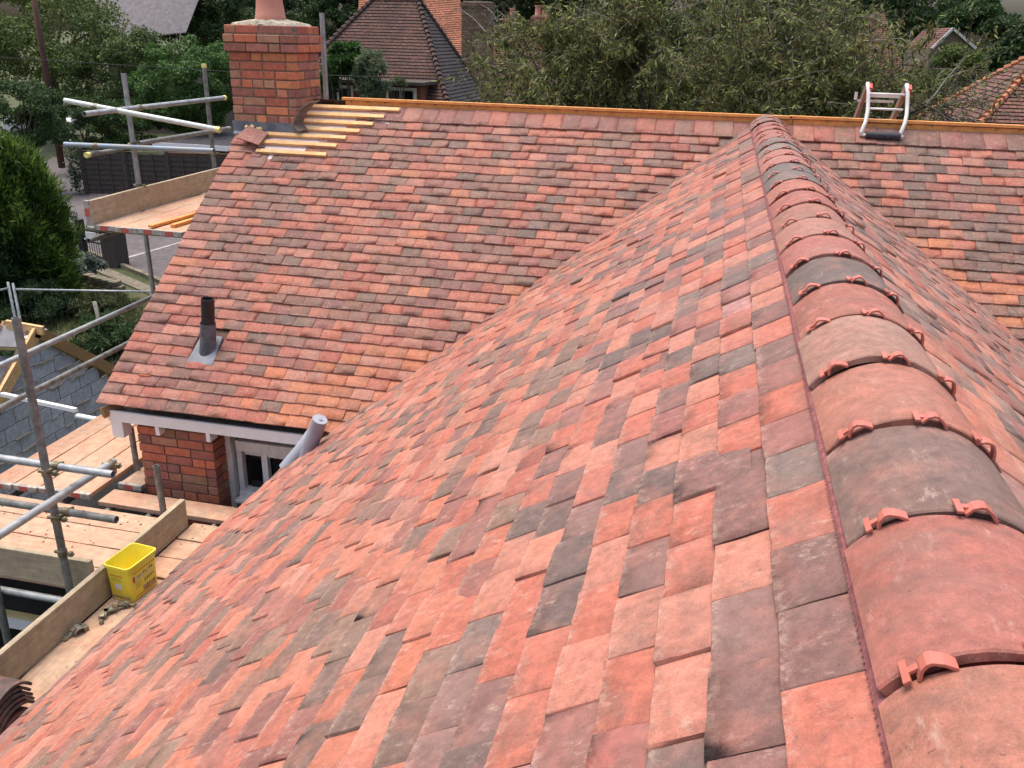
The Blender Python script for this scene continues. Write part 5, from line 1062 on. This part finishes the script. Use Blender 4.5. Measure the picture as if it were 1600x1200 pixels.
# climbing greenery on the dormers
def bush_at(px, row_t, row_b, hw, Y, n, cols, label, seed, L=.14, Wd=.06, name='shrub', base=True):
    t = atY(px, row_t, Y); b = atY(px, row_b, Y); c = (t+b)/2; R = hw/ppm(t); root = empty(name, (c.x, Y, GZ)); tag(root, label, 'shrub')
    p, nn, cc = crown_points(c, (R, R*.7, (t.z-b.z)/2), n, 45, seed, shell=.1); leaves('foliage', p, nn, L, Wd, cols, M_LEAF, root, -.2, seed)
    mb = MB()
    for k in range(8): mb.tube([(c.x+random.uniform(-.2, .2), Y, GZ), Vector(cc[k])], [.05, .012], 5)
    mb.build('stems', M_TRUNK, root)
bush_at(535, 66, 125, 34, 27.6, 14000, [(.04, .10, .02), (.055, .13, .025), (.03, .07, .018)], 'bright green bushy climber over the left dormer of the old house', 81)
bush_at(580, 76, 168, 30, 27.3, 9000, [(.12, .16, .09), (.09, .13, .055), (.16, .19, .12)], 'tall grey green bush between the two dormer windows', 82, .15, .03)
bush_at(625, 118, 134, 16, 28.0, 500, [(.12, .14, .07), (.08, .10, .04)], 'thin creeper hanging over the right dormer window', 83, .12, .03)
bush_at(515, 100, 150, 14, 28.0, 3000, [(.05, .10, .03)], 'small green bush right beside the chimney', 84)
# orange roofed house behind with a tall chimney
hb = empty('orange_roof_house', (-12.5, 44, GZ)); tag(hb, 'house with orange tiled roof and tall brick chimney behind the old hipped roof', 'house')
a, b, c, d = atY(655, 2, 42), atY(722, 60, 42), atY(700, -30, 45), atY(640, -40, 45); mb = MB(); roof_face(mb, (a.x-3, 41, atY(722, 90, 41).z-1.2), (b.x+1.6, 41, atY(722, 90, 41).z-1.2), (c.x, 46, c.z), (d.x-3, 46, d.z)); build_roof(mb, M_FR2, hb)
mb = MB(); mb.box((a.x, 44.5, (GZ-1.8)/2-.6), (6.5, 5, -3.4-GZ+.8), None, (.3, .14, .09, .2)); mb.build('wall', M_BRICK, hb, colors=True)
a, b = atY(721, 12, 41), atY(764, 12, 41); chimney(hb, ((a.x+b.x)/2, 41.5), b.x-a.x, 1.0, -2.6, atY(742, 4, 41).z, (), [(.22, .15, .09), (.17, .10, .065), (.25, .18, .11)])
# brown roofed house behind the twiggy tree
hc = empty('brown_roof_house', (-9.5, 46, GZ)); tag(hc, 'brown tiled house with small pots seen through the twiggy tree on the left', 'house')
a, b, c, d = atY(765, 185, 40), atY(905, 190, 40), atY(862, 42, 44), atY(765, 42, 44); mb = MB(); roof_face(mb, (a.x-1, 40, a.z-.6), (b.x+1, 40, a.z-.6), (c.x, 44, c.z), (d.x, 44, c.z)); build_roof(mb, M_FR3, hc); mb = MB(); roof_face(mb, (b.x+1, 40, a.z-.6), (b.x+1, 48, a.z-.6), (c.x, 44.1, c.z), (c.x, 44, c.z)); roof_face(mb, (b.x+1, 48, a.z-.6), (a.x-1, 48, a.z-.6), (d.x, 44, c.z), (c.x, 44, c.z)); build_roof(mb, M_FR3, hc)
mb = MB(); mb.box(((a.x+b.x)/2, 44, (GZ+a.z-.6)/2), (b.x-a.x+1.4, 7.4, a.z-.6-GZ), None, (.25, .1, .07, .2)); mb.build('wall', M_BRICK, hc, colors=True)
a = atY(797, 28, 43.5); chimney(hc, (a.x, 44), .7, .6, c.z-.8, atY(797, 30, 43.5).z, (0,)); a = atY(843, 28, 43); chimney(hc, (a.x, 43.4), .8, .6, c.z-1.8, atY(843, 26, 43).z, (-.17, .17))
# house at the right edge
hr = empty('right_house', (8, 24, GZ)); tag(hr, 'hipped tile roof house at the right edge with orange hip tiles', 'house')
A0 = atY(1505, 215, 21.5); A1 = atY(1720, 225, 21.5); ap = atY(1640, 78, 24.5); mb = MB(); roof_face(mb, (A0.x-.2, 21.5, A0.z-.4), (A1.x+2, 21.5, A0.z-.4), (ap.x+3, 24.5, ap.z), (ap.x, 24.5, ap.z)); build_roof(mb, M_FR3, hr)
mb = MB(); roof_face(mb, (A0.x-.2, 28, A0.z-.4), (A0.x-.2, 21.5, A0.z-.4), (ap.x, 24.5, ap.z), (ap.x, 25, ap.z)); build_roof(mb, M_FR3, hr)
M_HIPO = simple('orange_hip_tile', (.36, .13, .06), (.45, .18, .09), 5, .8); hip_line(hr, (A0.x-.2, 21.5, A0.z-.4), (ap.x, 24.5, ap.z), M_HIPO, .09); hip_line(hr, (A0.x-.2, 28, A0.z-.4), (ap.x, 25, ap.z), M_HIPO, .09)
mb = MB(); mb.box((A0.x+4, 24.8, (GZ+A0.z-.4)/2), (7.4, 5.8, A0.z-.4-GZ), None, (.25, .1, .07, .2)); mb.build('wall', M_BRICK, hr, colors=True)
# little gabled house with white barge boards
hg = empty('gabled_house', (12, 60, GZ)); tag(hg, 'far gabled house with white barge boards at the upper right', 'house')
pk, l_, r_ = atY(1488, 46, 58), atY(1455, 76, 58), atY(1524, 76, 58); mb = MB(); mb.add([(l_.x, 58, GZ), (r_.x, 58, GZ), (r_.x, 58, r_.z), pk, (l_.x, 58, l_.z), (l_.x, 66, GZ), (r_.x, 66, GZ), (r_.x, 66, r_.z), (pk.x, 66, pk.z), (l_.x, 66, l_.z)], [(0, 1, 2, 3, 4), (9, 8, 7, 6, 5), (0, 5, 6, 1), (1, 6, 7, 2), (0, 4, 9, 5)], (.15, .12, .08, .4)); mb.build('wall', M_BRICK, hg, colors=True)
for s_ in (l_, r_): mb = MB(); mb.bar((pk.x, 57.8, pk.z+.05), (s_.x, 57.8, s_.z), .1, .13); mb.build('barge_board', M_WHITE, hg)
for s_ in (l_, r_): mb = MB(); roof_face(mb, *(((s_.x, 66, s_.z), (s_.x, 57.7, s_.z), (pk.x, 57.7, pk.z+.1), (pk.x, 66, pk.z+.1)) if s_ is l_ else ((s_.x, 57.7, s_.z), (s_.x, 66, s_.z), (pk.x, 66, pk.z+.1), (pk.x, 57.7, pk.z+.1)))); build_roof(mb, M_FR3, hg)
# red roof glimpsed through the tree
hx = empty('red_roof_house', (7, 50, GZ)); tag(hx, 'red hipped roof glimpsed through branches above the roof ladder', 'house')
a, b, c = atY(1320, 85, 50), atY(1425, 90, 50), atY(1372, 20, 53); mb = MB(); roof_face(mb, (a.x, 50, a.z-1), (b.x, 50, a.z-1), (c.x+.3, 53, c.z), (c.x-.3, 53, c.z)); roof_face(mb, (b.x, 50, a.z-1), (b.x, 56, a.z-1), (c.x+.3, 53.1, c.z), (c.x+.3, 53, c.z)); build_roof(mb, M_FR3, hx)
mb = MB(); mb.box(((a.x+b.x)/2, 53, (GZ+a.z-1)/2), (b.x-a.x-.5, 5.5, a.z-1-GZ), None, (.3, .12, .08, .2)); mb.build('wall', M_BRICK, hx, colors=True)
# far grey roof upper left
hk = empty('grey_roof_barn', (-35, 60, GZ)); tag(hk, 'building with pale grey corrugated roof high up between the left trees', 'building')
a, b, c, d = atY(145, 66, 54), atY(290, 52, 54), atY(320, -25, 60), atY(150, -20, 60); mb = MB(); L = 44
for i in range(L):
    t0, t1, tm = i/L, (i+1)/L, (i+.5)/L; n_ = Vector((0, -.5, .6))*.17
    mb.add([a.lerp(b, t0), a.lerp(b, tm)+n_, a.lerp(b, t1), d.lerp(c, t1), d.lerp(c, tm)+n_, d.lerp(c, t0)], [(0, 1, 4, 5), (1, 2, 3, 4)])
mb.build('roof', M_FARGREY, hk); mb = MB(); mb.box(((a.x+b.x)/2, 58, (GZ+a.z)/2-.4), (b.x-a.x-1, 7, a.z-GZ-.8)); mb.build('wall', M_MORT_D, hk)
